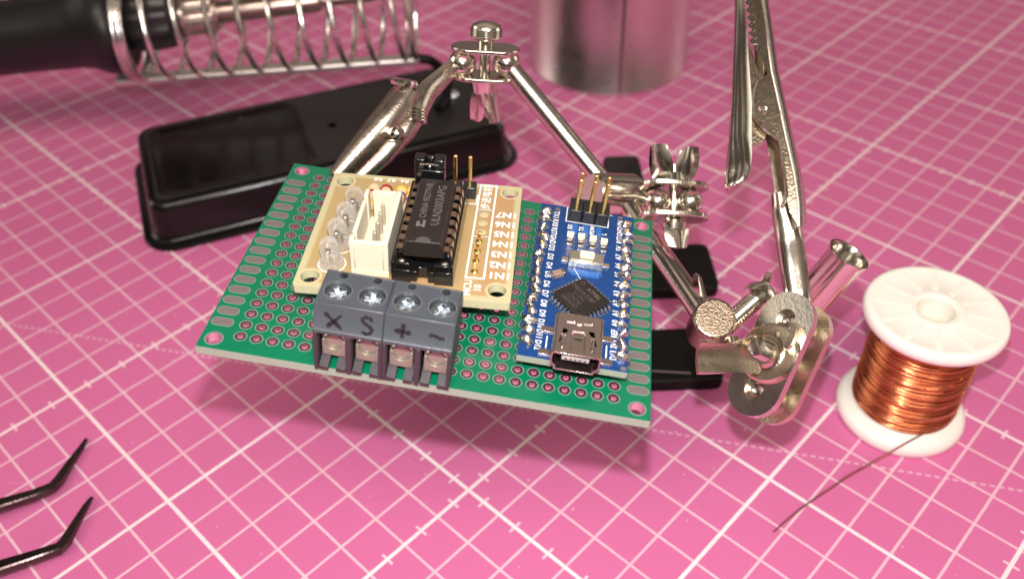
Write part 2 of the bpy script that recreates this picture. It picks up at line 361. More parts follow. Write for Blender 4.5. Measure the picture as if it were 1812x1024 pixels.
def mat_surface():
    m = bpy.data.materials.new('cutting_mat_print'); m.use_nodes = True; t = NT(m); b = t.n['Principled BSDF']
    co = t.coord(); s = t.n.new('ShaderNodeSeparateXYZ'); t.l.new(co, s.inputs[0])
    X = t.math('MULTIPLY_ADD', s.outputs['X'], 100.0, 8.262); Y = t.math('MULTIPLY_ADD', s.outputs['Y'], 100.0, -12.84)
    X = t.math('SUBTRACT', X, 16.524) if False else X
    ca, sa = 0.70690, 0.70732
    x0 = t.math('MULTIPLY_ADD', s.outputs['X'], 100.0, -8.262); y0 = t.math('MULTIPLY_ADD', s.outputs['Y'], 100.0, 12.840)
    # mat origin (a=0,b=0) lies at world (-82.62, 128.40) mm
    x0 = t.math('MULTIPLY_ADD', s.outputs['X'], 100.0, 8.262); y0 = t.math('MULTIPLY_ADD', s.outputs['Y'], 100.0, -12.840)
    A = t.math('ADD', t.math('MULTIPLY', x0, ca), t.math('MULTIPLY', y0, sa))
    B = t.math('SUBTRACT', t.math('MULTIPLY', y0, ca), t.math('MULTIPLY', x0, sa))
    def near(v, period, off=0.0):            # distance in cm to the nearest multiple
        return t.math('ABSOLUTE', t.math('SUBTRACT', t.math('FRACT', t.math('ADD', t.math('DIVIDE', t.math('SUBTRACT', v, off), period), 0.5)), 0.5)) if period == 1 else \
            t.math('MULTIPLY', t.math('ABSOLUTE', t.math('SUBTRACT', t.math('FRACT', t.math('ADD', t.math('DIVIDE', t.math('SUBTRACT', v, off), period), 0.5)), 0.5)), period)
    wob = t.math('MULTIPLY', t.math('SUBTRACT', t.noise(700, 2, co), 0.5), 0.018)
    def line(d, w): # smooth-edged line of half width w (cm)
        n = t.n.new('ShaderNodeMapRange'); n.interpolation_type = 'SMOOTHSTEP'
        t.l.new(t.math('ADD', d, wob), n.inputs[0]); n.inputs[1].default_value = w + 0.012; n.inputs[2].default_value = w - 0.012; n.inputs[3].default_value = 0; n.inputs[4].default_value = 1
        return n.outputs[0]
    mx = lambda *a: a[0] if len(a) == 1 else t.math('MAXIMUM', a[0], mx(*a[1:]))
    minor = mx(line(near(A, 1), 0.029), line(near(B, 1), 0.029))
    heavy = mx(line(near(A, 5), 0.044), line(near(B, 5), 0.044))
    tick = mx(t.math('MULTIPLY', line(near(A, 1, 0.5), 0.03), line(near(B, 10, 5), 0.17)), t.math('MULTIPLY', line(near(B, 1, 0.5), 0.03), line(near(A, 10, 5), 0.17)))
    da, db = 0.5007, -0.8656
    ra, rb = t.math('SUBTRACT', A, 0.164), t.math('SUBTRACT', B, 8.797)
    perp = t.math('ABSOLUTE', t.math('SUBTRACT', t.math('MULTIPLY', ra, db), t.math('MULTIPLY', rb, da)))
    along = t.math('ADD', t.math('MULTIPLY', ra, da), t.math('MULTIPLY', rb, db))
    dash = t.math('MULTIPLY', line(perp, 0.028), line(near(along, 0.2), 0.06))
    fade = t.math('MULTIPLY_ADD', t.noise(60, 3, co), 0.5, 0.62)
    ink = mx(t.math('MULTIPLY', minor, 0.55), t.math('MULTIPLY', heavy, 0.92), t.math('MULTIPLY', tick, 0.66), t.math('MULTIPLY', dash, 0.42))
    ink = t.math('MINIMUM', t.math('MULTIPLY', ink, fade), 1.0)
    base = t.mix(t.math('MULTIPLY', t.noise(14, 3, co), 1.0), (0.585, 0.140, 0.316, 1), (0.645, 0.164, 0.362, 1))
    base = t.mix(t.math('MULTIPLY', t.noise(4000, 2, co), 0.15), base, (0.50, 0.10, 0.20, 1))
    spk = t.ramp(t.noise(700, 0, co), [(0.855, (0, 0, 0, 1)), (0.875, (1, 1, 1, 1))])
    base = t.mix(t.math('MULTIPLY', spk, 0.5), base, (0.86, 0.62, 0.68, 1))
    def scratch(ang, sc, off, th):
        mpn = t.n.new('ShaderNodeMapping'); mpn.inputs['Rotation'].default_value = (0, 0, ang); mpn.inputs['Location'].default_value = (off, off * 2, 0); mpn.inputs['Scale'].default_value = (sc * 0.02, sc, 1)
        t.l.new(co, mpn.inputs[0]); return t.ramp(t.noise(1.0, 1, mpn.outputs[0]), [(th, (0, 0, 0, 1)), (th + 0.012, (1, 1, 1, 1))])
    sc_ = mx(scratch(0.4, 900, 3.1, 0.79), scratch(-0.75, 1100, 7.7, 0.80), scratch(1.9, 800, 1.3, 0.80))
    base = t.mix(t.math('MULTIPLY', sc_, 0.22), base, (0.88, 0.55, 0.66, 1))
    base = t.mix(t.ramp(t.noise(22, 4, co), [(0.52, (0, 0, 0, 1)), (0.75, (0.16, 0.16, 0.16, 1))]), base, (0.55, 0.13, 0.24, 1))
    col = t.mix(ink, base, (0.94, 0.85, 0.83, 1)); t.l.new(col, b.inputs['Base Color'])
    t.l.new(t.math('MULTIPLY_ADD', t.noise(35, 5, co), 0.34, 0.26), b.inputs['Roughness'])
    b.inputs['Specular IOR Level'].default_value = 0.35
    t.l.new(t.bump(t.noise(2600, 3, co), 0.035 * S), b.inputs['Normal'])
    return m

# ------------------------------------------------------------------ the surface
mb = MB(); mb.box(-900, -500, -3, 900, 1300, 0)
cm = mb.build('cutting_mat', mat_surface(), smooth=0); cm['kind'] = 'structure'

# ================================================================== circuit board
BR = Matrix(((0.98007, 0.14645, 0.13422), (-0.14447, 0.98921, -0.02443), (-0.13635, 0.00456, 0.99065)))
BC = V((-10.496, 118.161, 74.437))
BM = BR.to_4x4(); BM.translation = BC - BR @ V((35, 25, 0))
board = thing('circuit_board', 'green perforated board carrying a tan board, grey terminal block and blue board', 'circuit board', mm(BM))
def B2W(u, v, w): return BM @ V((u, v, w))

def holed_cell(mb, x0, y0, x1, y1, cx, cy, rings, z1, z0, nseg=20, top_mat=0, wall=1):
    """rectangle with a round hole; rings = [(radius, material outside the previous radius)]"""
    angs = [2 * PI * i / nseg + PI / nseg for i in range(nseg)]
    def edge_pt(a):
        dx, dy = math.cos(a), math.sin(a); t = 1e9
        if dx > 1e-9: t = min(t, (x1 - cx) / dx)
        if dx < -1e-9: t = min(t, (x0 - cx) / dx)
        if dy > 1e-9: t = min(t, (y1 - cy) / dy)
        if dy < -1e-9: t = min(t, (y0 - cy) / dy)
        return (cx + dx * t, cy + dy * t)
    for c in ((x0, y0), (x1, y0), (x1, y1), (x0, y1)):       # snap one spoke to each corner
        a = math.atan2(c[1] - cy, c[0] - cx) % (2 * PI)
        i = min(range(nseg), key=lambda q: abs((angs[q] - a + PI) % (2 * PI) - PI)); angs[i] = a
    angs.sort(); n = nseg; vs = []; fs = []; ms = []
    for r, _ in rings: vs += [(cx + r * math.cos(a), cy + r * math.sin(a), z1) for a in angs]
    vs += [(*edge_pt(a), z1) for a in angs]; k = len(rings)
    for q in range(k):
        for i in range(n):
            j = (i + 1) % n; fs.append((q * n + i, (q + 1) * n + i, (q + 1) * n + j, q * n + j)); ms.append(rings[q][1])
    o = len(vs); r = rings[0][0]
    vs += [(cx + r * math.cos(a), cy + r * math.sin(a), z0) for a in angs] + [(*edge_pt(a), z0) for a in angs]
    for i in range(n):
        j = (i + 1) % n
        fs.append((i, j, o + j, o + i)); ms.append(wall)
        fs.append((o + i, o + j, o + n + j, o + n + i)); ms.append(top_mat)
    b = len(mb.v); mb.v += [V(p) for p in vs]
    for f, m_ in zip(fs, ms): mb.f.append([i + b for i in f]); mb.m.append(m_)

# perforated board: 24 x 18 plated holes, four mounting holes
mb = MB(); T0 = -1.6
for i in range(24):
    for j in range(18):
        cx, cy = 5.79 + 2.54 * i, 3.41 + 2.54 * j
        holed_cell(mb, cx - 1.27, cy - 1.27, cx + 1.27, cy + 1.27, cx, cy, [(0.50, 1), (0.63, 5), (0.86, 2), (0.95, 3), (1.05, 0)], 0, T0, 16, 0, 1)
x0, x1, y0, y1 = 5.79 - 1.27, 5.79 + 23 * 2.54 + 1.27, 3.41 - 1.27, 3.41 + 17 * 2.54 + 1.27
for (a, b, c, d, hx, hy) in ((0, 0, x0, 4.68, 2.1, 2.1), (x1, 0, 70, 4.68, 67.9, 2.1), (0, 45.32, x0, 50, 2.1, 47.9), (x1, 45.32, 70, 50, 67.9, 47.9)):
    holed_cell(mb, a, b, c, d, hx, hy, [(1.12, 2), (1.34, 3), (1.44, 0)], 0, T0, 28, 0, 1)
for (a, b, c, d) in ((0, 4.68, x0, 45.32), (x1, 4.68, 70, 45.32), (x0, 0, x1, y0), (x0, y1, x1, 50)):
    mb.add([(a, b, 0), (c, b, 0), (c, d, 0), (a, d, 0)], [(0, 1, 2, 3)]); mb.add([(a, b, T0), (c, b, T0), (c, d, T0), (a, d, T0)], [(3, 2, 1, 0)])
for a, b in (((0, 0), (70, 0)), ((70, 0), (70, 50)), ((70, 50), (0, 50)), ((0, 50), (0, 0))):
    n = 40; prev = None
    for q in range(n):                       # cut edge, slightly ragged
        p0 = V(a).lerp(V(b), q / n); p1 = V(a).lerp(V(b), (q + 1) / n)
        mb.add([(p0.x, p0.y, T0), (p1.x, p1.y, T0), (p1.x, p1.y, 0), (p0.x, p0.y, 0)], [(0, 1, 2, 3)], 4)
LIP = mat('mask_lip', (0.19, 0.26, 0.21), 0.5, 0, 0.2, 2000)
BARREL = mat('plated_hole_wall', (0.80, 0.74, 0.72), 0.16, 1.0, 0.2, 2000)
HOLE_RIM = mat('dark_hole_rim', (0.07, 0.055, 0.05), 0.4, 0.5, 0.4, 3000)
perf = mb.build('perforated_board', [GREEN, BARREL, DULL_TIN, LIP, FR4, HOLE_RIM], board, True, smooth=0)
# long solder pads along the two short ends
mb = MB(); mb.prism(stadium(1.75, 1.66, 8), 0.004, 0.03, 0); mb.prism(stadium(1.75, 1.84, 8), 0.002, 0.016, 1)
ep = None
for side in (0, 1):
    for i in range(16):
        y = 5.82 + 2.54 * i; x = (2.12 if side == 0 else 67.95)
        if ep is None: ep = mb.build('edge_pad', [DULL_TIN, LIP], perf, True, smooth=0); o = ep
        else: o = child(ep, perf)
        o.location = V((x, y, 0.0)) * S

# ---------------- grey screw terminal block
XS = [21.3, 26.4, 31.55, 36.75]; TX0, TX1 = 18.62, 39.18
prof_up = [(-0.55, 7.75), (-0.55, 8.35), (-0.30, 8.55), (0.95, 12.5), (8.3, 12.5), (8.3, 5.0), (8.6, 4.6), (8.6, 0.0), (5.2, 0.0), (5.2, 7.75)]
def extr(mb, prof, a, b, mi=0):              # profile in (v, w), extruded along u
    n = len(prof); vs = [(a, p[0], p[1]) for p in prof] + [(b, p[0], p[1]) for p in prof]
    mb.add(vs, [tuple(range(n)), tuple(range(n, 2 * n))[::-1]] + [(i, n + i, n + (i + 1) % n, (i + 1) % n) for i in range(n)], mi)
mb = MB()
seam = (TX0 + TX1) / 2
for a, b in ((TX0, seam - 0.04), (seam + 0.04, TX1)):
    # upper body is closed in front; its top plate is built with the screw wells in it
    extr(mb, [(-0.55, 7.75), (-0.55, 8.35), (-0.30, 8.55), (0.80, 12.0), (0.95, 12.49), (1.25, 12.49), (1.25, 7.75)], a, b)
    extr(mb, [(5.2, 0.0), (5.2, 8.0), (7.95, 8.0), (7.95, 12.49), (8.3, 12.49), (8.3, 5.0), (8.6, 4.6), (8.6, 0.0)], a, b)
    mb.box(a, 1.25, 7.75, a + 0.25, 7.95, 12.49); mb.box(b - 0.25, 1.25, 7.75, b, 7.95, 12.49)
    mbt = MB() if a == TX0 else mbt
    hs = [circ(x, 4.05, 1.95, 28) for x in XS if a < x < b] + [circ(x, 7.4 - 0.05, 0.72, 16) for x in XS if a < x < b]
    mbt.prism([(a + 0.25, 1.25), (b - 0.25, 1.25), (b - 0.25, 7.95), (a + 0.25, 7.95)], 8.4, 12.49, 0, None, hs)
    mb.box(a + 0.25, 1.25, 7.75, b - 0.25, 7.95, 8.39)
term = mb.build('terminal_block', [TERM], board, True, bevel=0.10); term['label'] = 'grey screw terminal block marked X S + - by hand'
mbt.build('terminal_top', [TERM], term, True, smooth=30)
mb = MB()
for x in XS: mb.lathe([(1.95, 12.492), (2.08, 12.52), (2.16, 12.50), (2.16, 12.49)], Matrix.Translation((x, 4.05, 0)), 28, closed=True); mb.lathe([(0.72, 12.492), (0.80, 12.52), (0.86, 12.49)], Matrix.Translation((x, 7.35, 0)), 20, closed=True)
mb.build('well_rim', [mat('worn_plastic_rim', (0.10, 0.105, 0.11), 0.4)], term, True)
mb = MB()
walls = [TX0 + 0.28, 23.85, seam - 0.3, seam + 0.3, 34.15, TX1 - 0.28]
for i, x in enumerate(walls): hw = 0.28 if i in (0, 2, 3, 5) else 0.42; mb.box(x - hw, -0.55, 0.0, x + hw, 5.2, 7.74)
mb.box(TX0, 4.6, 0.0, TX1, 5.19, 7.74)
for x in XS:                                   # sloping lips at the foot of each entry
    for sx in (-1, 1):
        cxx = x + sx * 1.30
        mb.add([(cxx - .72, -0.5, 0.02), (cxx + .72, -0.5, 0.02), (cxx + .72, 2.2, 0.02), (cxx - .72, 2.2, 0.02), (cxx - .72, -0.5, 0.75), (cxx + .72, -0.5, 0.75), (cxx + .72, 2.2, 2.0), (cxx - .72, 2.2, 2.0)],
               [(0, 3, 2, 1), (4, 5, 6, 7), (0, 1, 5, 4), (1, 2, 6, 5), (2, 3, 7, 6), (3, 0, 4, 7)])
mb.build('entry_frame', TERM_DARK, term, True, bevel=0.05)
# clamp cages and screws
MV = lambda v: Matrix(((1, 0, 0, 0), (0, 0, 1, v), (0, 1, 0, 0), (0, 0, 0, 1)))
mb = MB(); mb.prism([(-1.75, 1.85), (1.75, 1.85), (1.75, 5.0), (1.3, 5.0), (1.3, 4.4)] + arc(0, 4.4, 1.3, 0, -180, 14)[1:] + [(-1.3, 5.0), (-1.75, 5.0)], 0, 0.35, 0, MV(1.0))
mb.box(-1.7, 1.36, 1.85, 1.7, 4.4, 2.15); mb.box(-1.75, 1.36, 2.16, -1.45, 4.4, 6.9); mb.box(1.45, 1.36, 2.16, 1.75, 4.4, 6.9)
for q in range(5): mb.lathe([(1.45, 0), (1.28, 0.13), (1.45, 0.26)], MV(1.4 + 0.3 * q) @ Matrix.Translation((0, 4.4, 0)), 24)
mb.box(-1.45, 1.55, 4.7, 1.45, 1.85, 6.9, 1); mb.box(-1.44, 3.6, 2.16, 1.44, 3.9, 4.7, 0)
cage = None
for x in XS:
    if cage is None: cage = mb.build('clamp_cage', [CAGE_ZINC, NICKEL], term, True, bevel=0.04); cage.location = V((x - 0.05, 0, 0)) * S
    else: child(cage, term, x - 0.05)
mb = MB()
def cross_poly(a, b): return [(-b, -a), (b, -a), (b, -b), (a, -b), (a, b), (b, b), (b, a), (-b, a), (-b, b), (-a, b), (-a, -b), (-b, -b)]
mb.prism(circ(0, 0, 1.78, 28), 10.8, 11.75, 0, None, [cross_poly(1.2, 0.34)[::-1]]); mb.prism(circ(0, 0, 1.6, 24), 10.4, 11.0)
scr = None
for x, r in zip(XS, (25, 3, 38, 30)):
    if scr is None: scr = mb.build('screw', SCREW, term, True, bevel=0.16, seg=3); scr.location = V((x, 4.05, 0)) * S; scr.rotation_euler.z = math.radians(r)
    else: child(scr, term, x, 4.05, 0, math.radians(r))
# hand-drawn marks X S + - on the sloping face
def front(u, w): return V((u, -0.30 + (w - 8.55) * (1.10 / 3.45) - 0.045, w))
mb = MB()
def stroke(pts, r=0.27):
    n = 10; P = []
    for a, b in zip(pts[:-1], pts[1:]): P += [V(a).lerp(V(b), q / n) for q in range(n)]
    P.append(V(pts[-1])); rows = []
    for i, p in enumerate(P):
        t = (P[min(i + 1, len(P) - 1)] - P[max(0, i - 1)]).normalized(); nn = V((-t.y, t.x)); rr = r * (0.85 + 0.25 * math.sin(i * 0.7 + p.x)) * (0.6 if i in (0, len(P) - 1) else 1)
        rows.append([front(*(p + nn * rr)), front(*p), front(*(p - nn * rr))])
    mb.sheet(rows, 0.02)
stroke([(20.25, 11.15), (22.9, 8.95)], 0.33); stroke([(22.75, 11.1), (20.7, 9.05)], 0.33)
stroke([(27.25, 10.9), (26.9, 11.35), (26.2, 11.45), (25.75, 11.0), (26.0, 10.5), (26.8, 10.15), (27.3, 9.7), (27.1, 9.1), (26.5, 8.85), (25.8, 9.1)], 0.29)
stroke([(30.5, 10.2), (32.95, 10.1)], 0.38); stroke([(31.8, 11.4), (31.7, 9.15)], 0.33)
stroke([(35.55, 10.3), (36.4, 10.35), (37.2, 10.05), (37.85, 10.1)], 0.30)
mb.build('marking', MARKER, term, True, smooth=0)

# ---------------- tan driver board, mounted slightly askew
DM = Matrix(((0.99681, -0.05181, -0.06063, 11.779), (0.05217, 0.99863, 0.00444, 11.109), (0.06032, -0.00759, 0.99815, 5.17), (0, 0, 0, 1)))
LX, LY = 34.5, 31.5
mb = MB()
dh = [(2.3, 2.5), (2.4, 28.9), (32.4, 29.3), (32.2, 2.7)]
mb.prism([(0.35, 0.1), (LX - 0.2, 0), (LX, 0.3), (LX, LY - 0.2), (LX - 0.3, LY), (0.3, LY), (0, LY - 0.3), (0, 0.5)], -1.6, 0, 0, None, [circ(x, y, 1.5, 28) for x, y in dh], 1)
drv = mb.build('driver_board', [TAN, TAN_EDGE], board, True, smooth=30, bevel=0.12)
drv.matrix_basis = mm(DM); drv['label'] = 'tan driver board with white connector and clear lamps'
mb = MB()
for x, y in dh:
    mb.prism(circ(x, y, 1.95, 28), 0.006, 0.02, 1, None, [circ(x, y, 1.52, 28)])
def rect_line(x0, y0, x1, y1, w=0.32, z=0.02):
    mb.prism([(x0, y0), (x1, y0), (x1, y1), (x0, y1)], z, z + 0.02, 0, None, [[(x0 + w, y0 + w), (x1 - w, y0 + w), (x1 - w, y1 - w), (x0 + w, y1 - w)]])
rect_line(26.75, 23.5, 30.0, 31.9 - 0.6); rect_line(26.75, 15.9, 30.0, 23.82); rect_line(26.75, 5.1, 30.0, 16.22)
mb.box(26.5, 25.2, 0.02, 26.75, 27.9, 0.04); mb.box(25.4, 25.0, 0.02, 26.7, 25.3, 0.04)
for i in range(7): text_into(mb, '1N%d' % (i + 1), 32.3, 6.35 + 2.72 * i, 0.03, 2.15, 180, 0, None, 1.0, 0.07)
text_into(mb, 'MCU', 27.5, 2.9, 0.03, 1.75, 90, 0, None, 1.0, 0.03); text_into(mb, '10', 29.1, 2.9, 0.03, 1.75, 90, 0, None, 1.0, 0.03)
text_into(mb, '步进电机', 28.4, 27.45, 0.03, 1.9, 90, 0, None, 0.95, 0.03)
for i, x in enumerate((8.2, 10.6, 13.0, 15.3)): text_into(mb, 'R%d' % (8 - i), x, 30.35, 0.03, 1.35, 180, 0, None, 1.05, 0.03)
for x, y in ((5.1, 5.9), (5.4, 10.8), (5.6, 15.2), (6.0, 19.8)): mb.prism(circ(x, y, 2.3, 24), 0.012, 0.03, 0, None, [circ(x, y, 2.08, 24)])
text_into(mb, 'A', 6.2, 2.6, 0.03, 1.3, 180, 0, None, 1, 0.03)
mb.build('silkscreen', [SILK, TAN_BARE], drv, True, smooth=0)
# clear lamps
LEDM = MB(); R_ = 1.55
LEDM.lathe([(1.95, 0.15), (1.95, 1.1), (R_, 1.15), (R_, 3.6)] + [(R_ * math.cos(a), 3.75 + R_ * math.sin(a)) for a in [PI / 2 * q / 7 for q in range(7)]] + [(0.0, 3.75 + R_)], None, 28)
LEDI = MB(); LEDI.box(-0.75, -0.2, 0.2, -0.25, 0.2, 2.6); LEDI.box(0.25, -0.2, 0.2, 0.7, 0.2, 2.2)
LEDI.lathe([(0.2, 2.4), (0.55, 2.9), (0.5, 2.95), (0.0, 2.7)], Matrix.Translation((-0.3, 0, 0)), 14)
led = ledi = None
for x, y, tx, ty, r in ((5.1, 5.9, -0.05, 0.02, 10), (5.4, 10.9, -0.06, -0.05, 50), (5.6, 15.3, 0.0, 0.0, 80), (6.0, 19.9, 0.02, 0.03, 30)):
    if led is None:
        led = LEDM.build('clear_lamp', CLEAR, drv, True, smooth=50); L = led
    else: L = led.copy(); COL.objects.link(L)
    L.parent = drv; L.location = V((x, y, 0.03)) * S; L.rotation_euler = (ty, tx, math.radians(r))
    if ledi is None: ledi = LEDI.build('lamp_wire', STEEL_WIRE, drv, True); I = ledi
    else: I = ledi.copy(); COL.objects.link(I); I.parent = drv
    I.location = L.location; I.rotation_euler = L.rotation_euler
# ivory five-pin connector: open box with slots
mb = MB(); jx0, jx1, jy0, jy1, jh = 8.75, 14.85, 3.55, 17.7, 6.9
mb.box(jx0, jy0, 0.02, jx1, jy1, 1.3)
mb.box(jx1 - 0.85, jy0, 1.29, jx1, jy1, jh)                                  # tall right wall
mb.box(jx0 + 0.7, jy0, 1.29, jx1 - 0.86, jy0 + 0.85, jh - 0.1)               # near wall
mb.box(jx0 + 1.3, jy1 - 0.85, 1.29, jx1 - 0.86, jy1, jh)                     # far wall
mb.box(jx0, jy0, 1.29, jx0 + 0.69, jy0 + 1.9, jh); mb.box(jx0, jy0 + 2.9, 1.29, jx0 + 0.69, jy1 - 2.9, jh - 0.25); mb.box(jx0, jy1 - 1.9, 1.29, jx0 + 0.69, jy1, jh)
jst = mb.build('white_connector', WHITE_NYLON, drv, True, bevel=0.12)
pin = None
for i in range(5):
    mb = MB(); mb.box(-0.32, -0.32, 1.2, 0.32, 0.32, 5.6) if pin is None else None
    if pin is None: pin = mb.build('connector_pin', mat('pale_pin', (0.55, 0.50, 0.38), 0.3, 0.5), drv, True, bevel=0.1); pin.location = V((11.9, jy0 + 2.1 + 2.5 * i, 0)) * S
    else: child(pin, drv, 11.9, jy0 + 2.1 + 2.5 * i)
# striped resistors behind the connector
RB = {'tan': mat('resistor_body', (0.62, 0.44, 0.26), 0.4), 'red': mat('band_red', (0.30, 0.03, 0.02), 0.4), 'violet': mat('band_violet', (0.12, 0.04, 0.20), 0.4), 'yellow': mat('band_yellow', (0.75, 0.45, 0.05), 0.4), 'gold': mat('band_gold', (0.45, 0.28, 0.07), 0.4)}
for x, cols in ((8.4, ('yellow', 'tan', 'red', 'tan')), (10.6, ('tan', 'red', 'tan', 'red')), (13.3, ('gold', 'tan', 'violet', 'yellow')), (15.2, ('tan', 'violet', 'yellow', 'yellow'))):
    mb = MB(); mats = [RB['tan'], STEEL_WIRE] + [RB[c] for c in cols]
    pr = [(0.25, 0), (0.95, 0.25), (1.05, 0.8), (0.85, 1.3), (0.85, 4.7), (1.05, 5.2), (0.95, 5.75), (0.25, 6.0)]
    M = frame((x, 20.3, 1.25), (0, 1, 0)); mb.lathe(pr, M, 18)
    for q, (h, rr) in enumerate(((0.55, 1.04), (2.2, 0.87), (3.7, 0.87), (5.2, 1.06))): mb.lathe([(rr, h - 0.33), (rr + 0.015, h - 0.3), (rr + 0.015, h + 0.3), (rr, h + 0.33)], M, 18, 2 + q)
    mb.tube([(x, 19.2, 0), (x, 19.3, 1.0), (x, 19.8, 1.25), (x, 20.4, 1.25)], 0.26, 8, 1); mb.tube([(x, 26.2, 1.25), (x, 27.0, 1.25), (x, 27.5, 0.9), (x, 27.6, 0)], 0.26, 8, 1)
    mb.build('resistor', mats, drv, True)
# socket with the long chip
mb = MB(); sx0, sx1, sy0, sy1 = 15.35, 25.15, 2.75, 25.0
mb.box(sx0, sy0, 0.02, sx0 + 3.0, sy1, 2.6); mb.box(sx1 - 3.0, sy0, 0.02, sx1, sy1, 2.6)
mb.prism([(sx0 + 3.01, sy0), (sx0 + 3.01, sy0 + 2.6), (sx1 - 3.01, sy0 + 2.6), (sx1 - 3.01, sy0), (sx1 - 4.0, sy0 + 0.01), (sx1 - 4.2, sy0 + 1.1), (sx0 + 4.2, sy0 + 1.1), (sx0 + 4.0, sy0 + 0.01)], 0.5, 2.5)
mb.box(sx0 + 3.01, sy1 - 2.6, 0.5, sx1 - 3.01, sy1, 2.5)
mb.box(sx0, sy0, 2.59, sx0 + 0.55, sy1, 4.2); mb.box(sx1 - 0.55, sy0, 2.59, sx1, sy1, 4.2)
mb.box(sx0 + 0.551, sy0, 2.59, sx0 + 3.0, sy0 + 0.45, 4.0); mb.box(sx1 - 3.0, sy0, 2.59, sx1 - 0.551, sy0 + 0.45, 4.0)
for i in range(8):
    y = sy0 + 2.0 + 2.54 * i
    for xa in (sx0 + 0.56, sx1 - 2.4): mb.box(xa, y + 0.8, 2.59, xa + 1.84, y + 1.6, 3.9)
sock = mb.build('chip_socket', BLACK_GLOSS, drv, True, bevel=0.08)
mb = MB()
for i in range(8):
    for xa in (sx0 + 1.5, sx1 - 1.5): mb.lathe([(0.62, 2.6), (0.62, 3.4), (0.4, 3.45), (0.4, 2.8)], Matrix.Translation((xa, sy0 + 1.35 + 2.54 * i, 0)), 12)
split(mb, 'socket_contact', TIN, drv, True)
# chip body: 2-part wedge, notch at the near end
cx0, cx1, cy0, cy1 = 17.55, 23.05, 3.6, 21.6; zc = 7.55; tb = 0.35
mb = MB()
prof = [(-3.2, 4.55), (3.2, 4.55), (3.3, 6.0), (2.72, zc), (-2.72, zc), (-3.3, 6.0)]
cxm = 20.3
n = 6
ends = [(cy0 + 0.35, 4.55), (cy0 + 0.35, 4.55), (cy0, 6.0), (cy0 + 0.5, zc), (cy0 + 0.5, zc), (cy0, 6.0)]
vs = [(cxm + p[0], (e[0]), p[1]) for p, e in zip(prof, ends)] + [(cxm + p[0], cy1 + (cy0 - e[0]) + 0, p[1]) for p, e in zip(prof, ends)]
mb.add(vs, [tuple(range(n)), tuple(range(n, 2 * n))[::-1]] + [(i, n + i, n + (i + 1) % n, (i + 1) % n) for i in range(n)])
chip = mb.build('driver_chip', [CHIP], drv, True, bevel=0.12)
mb = MB()                                        # half-moon notch lines and lettering
mb.prism(arc(cxm, cy0 + 0.52, 1.25, 0, 180, 16) + arc(cxm, cy0 + 0.52, 1.15, 180, 0, 16), zc + 0.002, zc + 0.015, 1)
mb.prism(arc(cxm, cy0 + 0.52, 1.15, 0, 180, 16), zc + 0.002, zc + 0.006, 1)
text_into(mb, 'ULN2003APG', cxm + 1.25, cy0 + 10.3, zc + 0.012, 1.95, 90, 0, None, 0.95, 0.0)
text_into(mb, 'CHINA 9527YH8', cxm - 0.95, cy0 + 11.3, zc + 0.012, 1.55, 90, 0, None, 0.85, 0.0)
mb.add([(cxm - 1.7 + dx, cy0 + 4.3 + dy, zc + 0.012) for dx, dy in ((0, 0), (0, 1.3), (.5, 1.3), (.5, .5), (.95, .5), (.95, 1.7), (1.4, 1.7), (1.4, -.1), (1.0, -.1), (1.0, 0.1), (.5, .1), (.5, 0))], [tuple(range(12))[::-1]])
mb.build('chip_lettering', [CHIP_MARK, CHIP_MARK_FAINT], drv, True, smooth=0)
mb = MB(); mb.sheet([[(0.0, -0.62, 6.0), (0.0, 0.62, 6.0)], [(0.75, -0.62, 6.02), (0.75, 0.62, 6.02)], [(1.05, -0.62, 5.8), (1.05, 0.62, 5.8)], [(1.2, -0.6, 5.0), (1.2, 0.6, 5.0)], [(1.25, -0.35, 4.6), (1.25, 0.35, 4.6)], [(1.25, -0.25, 2.7), (1.25, 0.25, 2.7)]], 0.25)
leg = None
for i in range(8):
    for sx in (1, -1):
        if leg is None: leg = mb.build('chip_leg', COPPER_TAB, drv, True); o = leg
        else: o = child(leg, drv)
        o.location = V((cxm + sx * 3.15, cy0 + 0.95 + 2.3 * i, 0)) * S; o.rotation_euler.z = 0 if sx > 0 else PI
# jumper cap standing on the power pins behind the chip, two bare pins beside it
mb = MB(); jx, jy = 18.75, 23.6
mb.prism([(-2.55, -1.15), (2.55, -1.15), (2.55, 1.15), (-2.55, 1.15)], 2.7, 8.2, 0, frame((jx, jy, 0), (0, 0, 1), (1, 0, 0)))
Mj = frame((jx, jy, 0), (0, 0, 1), (1, 0, 0))
mb.prism([(-2.55, -1.15), (-0.75, -1.15), (-0.75, 1.15), (-2.55, 1.15)], 8.19, 10.3, 0, Mj); mb.prism([(0.75, -1.15), (2.55, -1.15), (2.55, 1.15), (0.75, 1.15)], 8.19, 10.3, 0, Mj)
mb.prism([(-0.76, 0.3), (0.76, 0.3), (0.76, 1.1), (-0.76, 1.1)], 8.19, 10.0, 0, Mj)
jmp = mb.build('jumper_cap', BLACK_GLOSS, drv, True, bevel=0.25)
mb = MB(); mb.box(jx - 1.6, jy - 1.17, 9.3, jx + 1.6, jy - 0.95, 9.55); mb.ball((jx, jy - 0.4, 8.6), 0.45)
mb.build('jumper_contact', STEEL_WIRE, drv, True)
mb = MB()
for x in (18.75 - 1.27, 18.75 + 1.27, 22.6, 25.2): mb.box(x - 1.22, 26.4, 0.02, x + 1.22, 28.8, 2.5) if x > 20.5 else mb.box(x - 1.22, 22.4, 0.02, x + 1.22, 24.8, 2.5)
split(mb, 'header_base', BLACK, drv, True, bevel=0.3)
mb = MB()
for x in (22.6, 25.2): mb.box(x - 0.32, 27.3, 2.4, x + 0.32, 27.94, 8.3)
split(mb, 'header_pin', GOLD, drv, True, bevel=0.14)
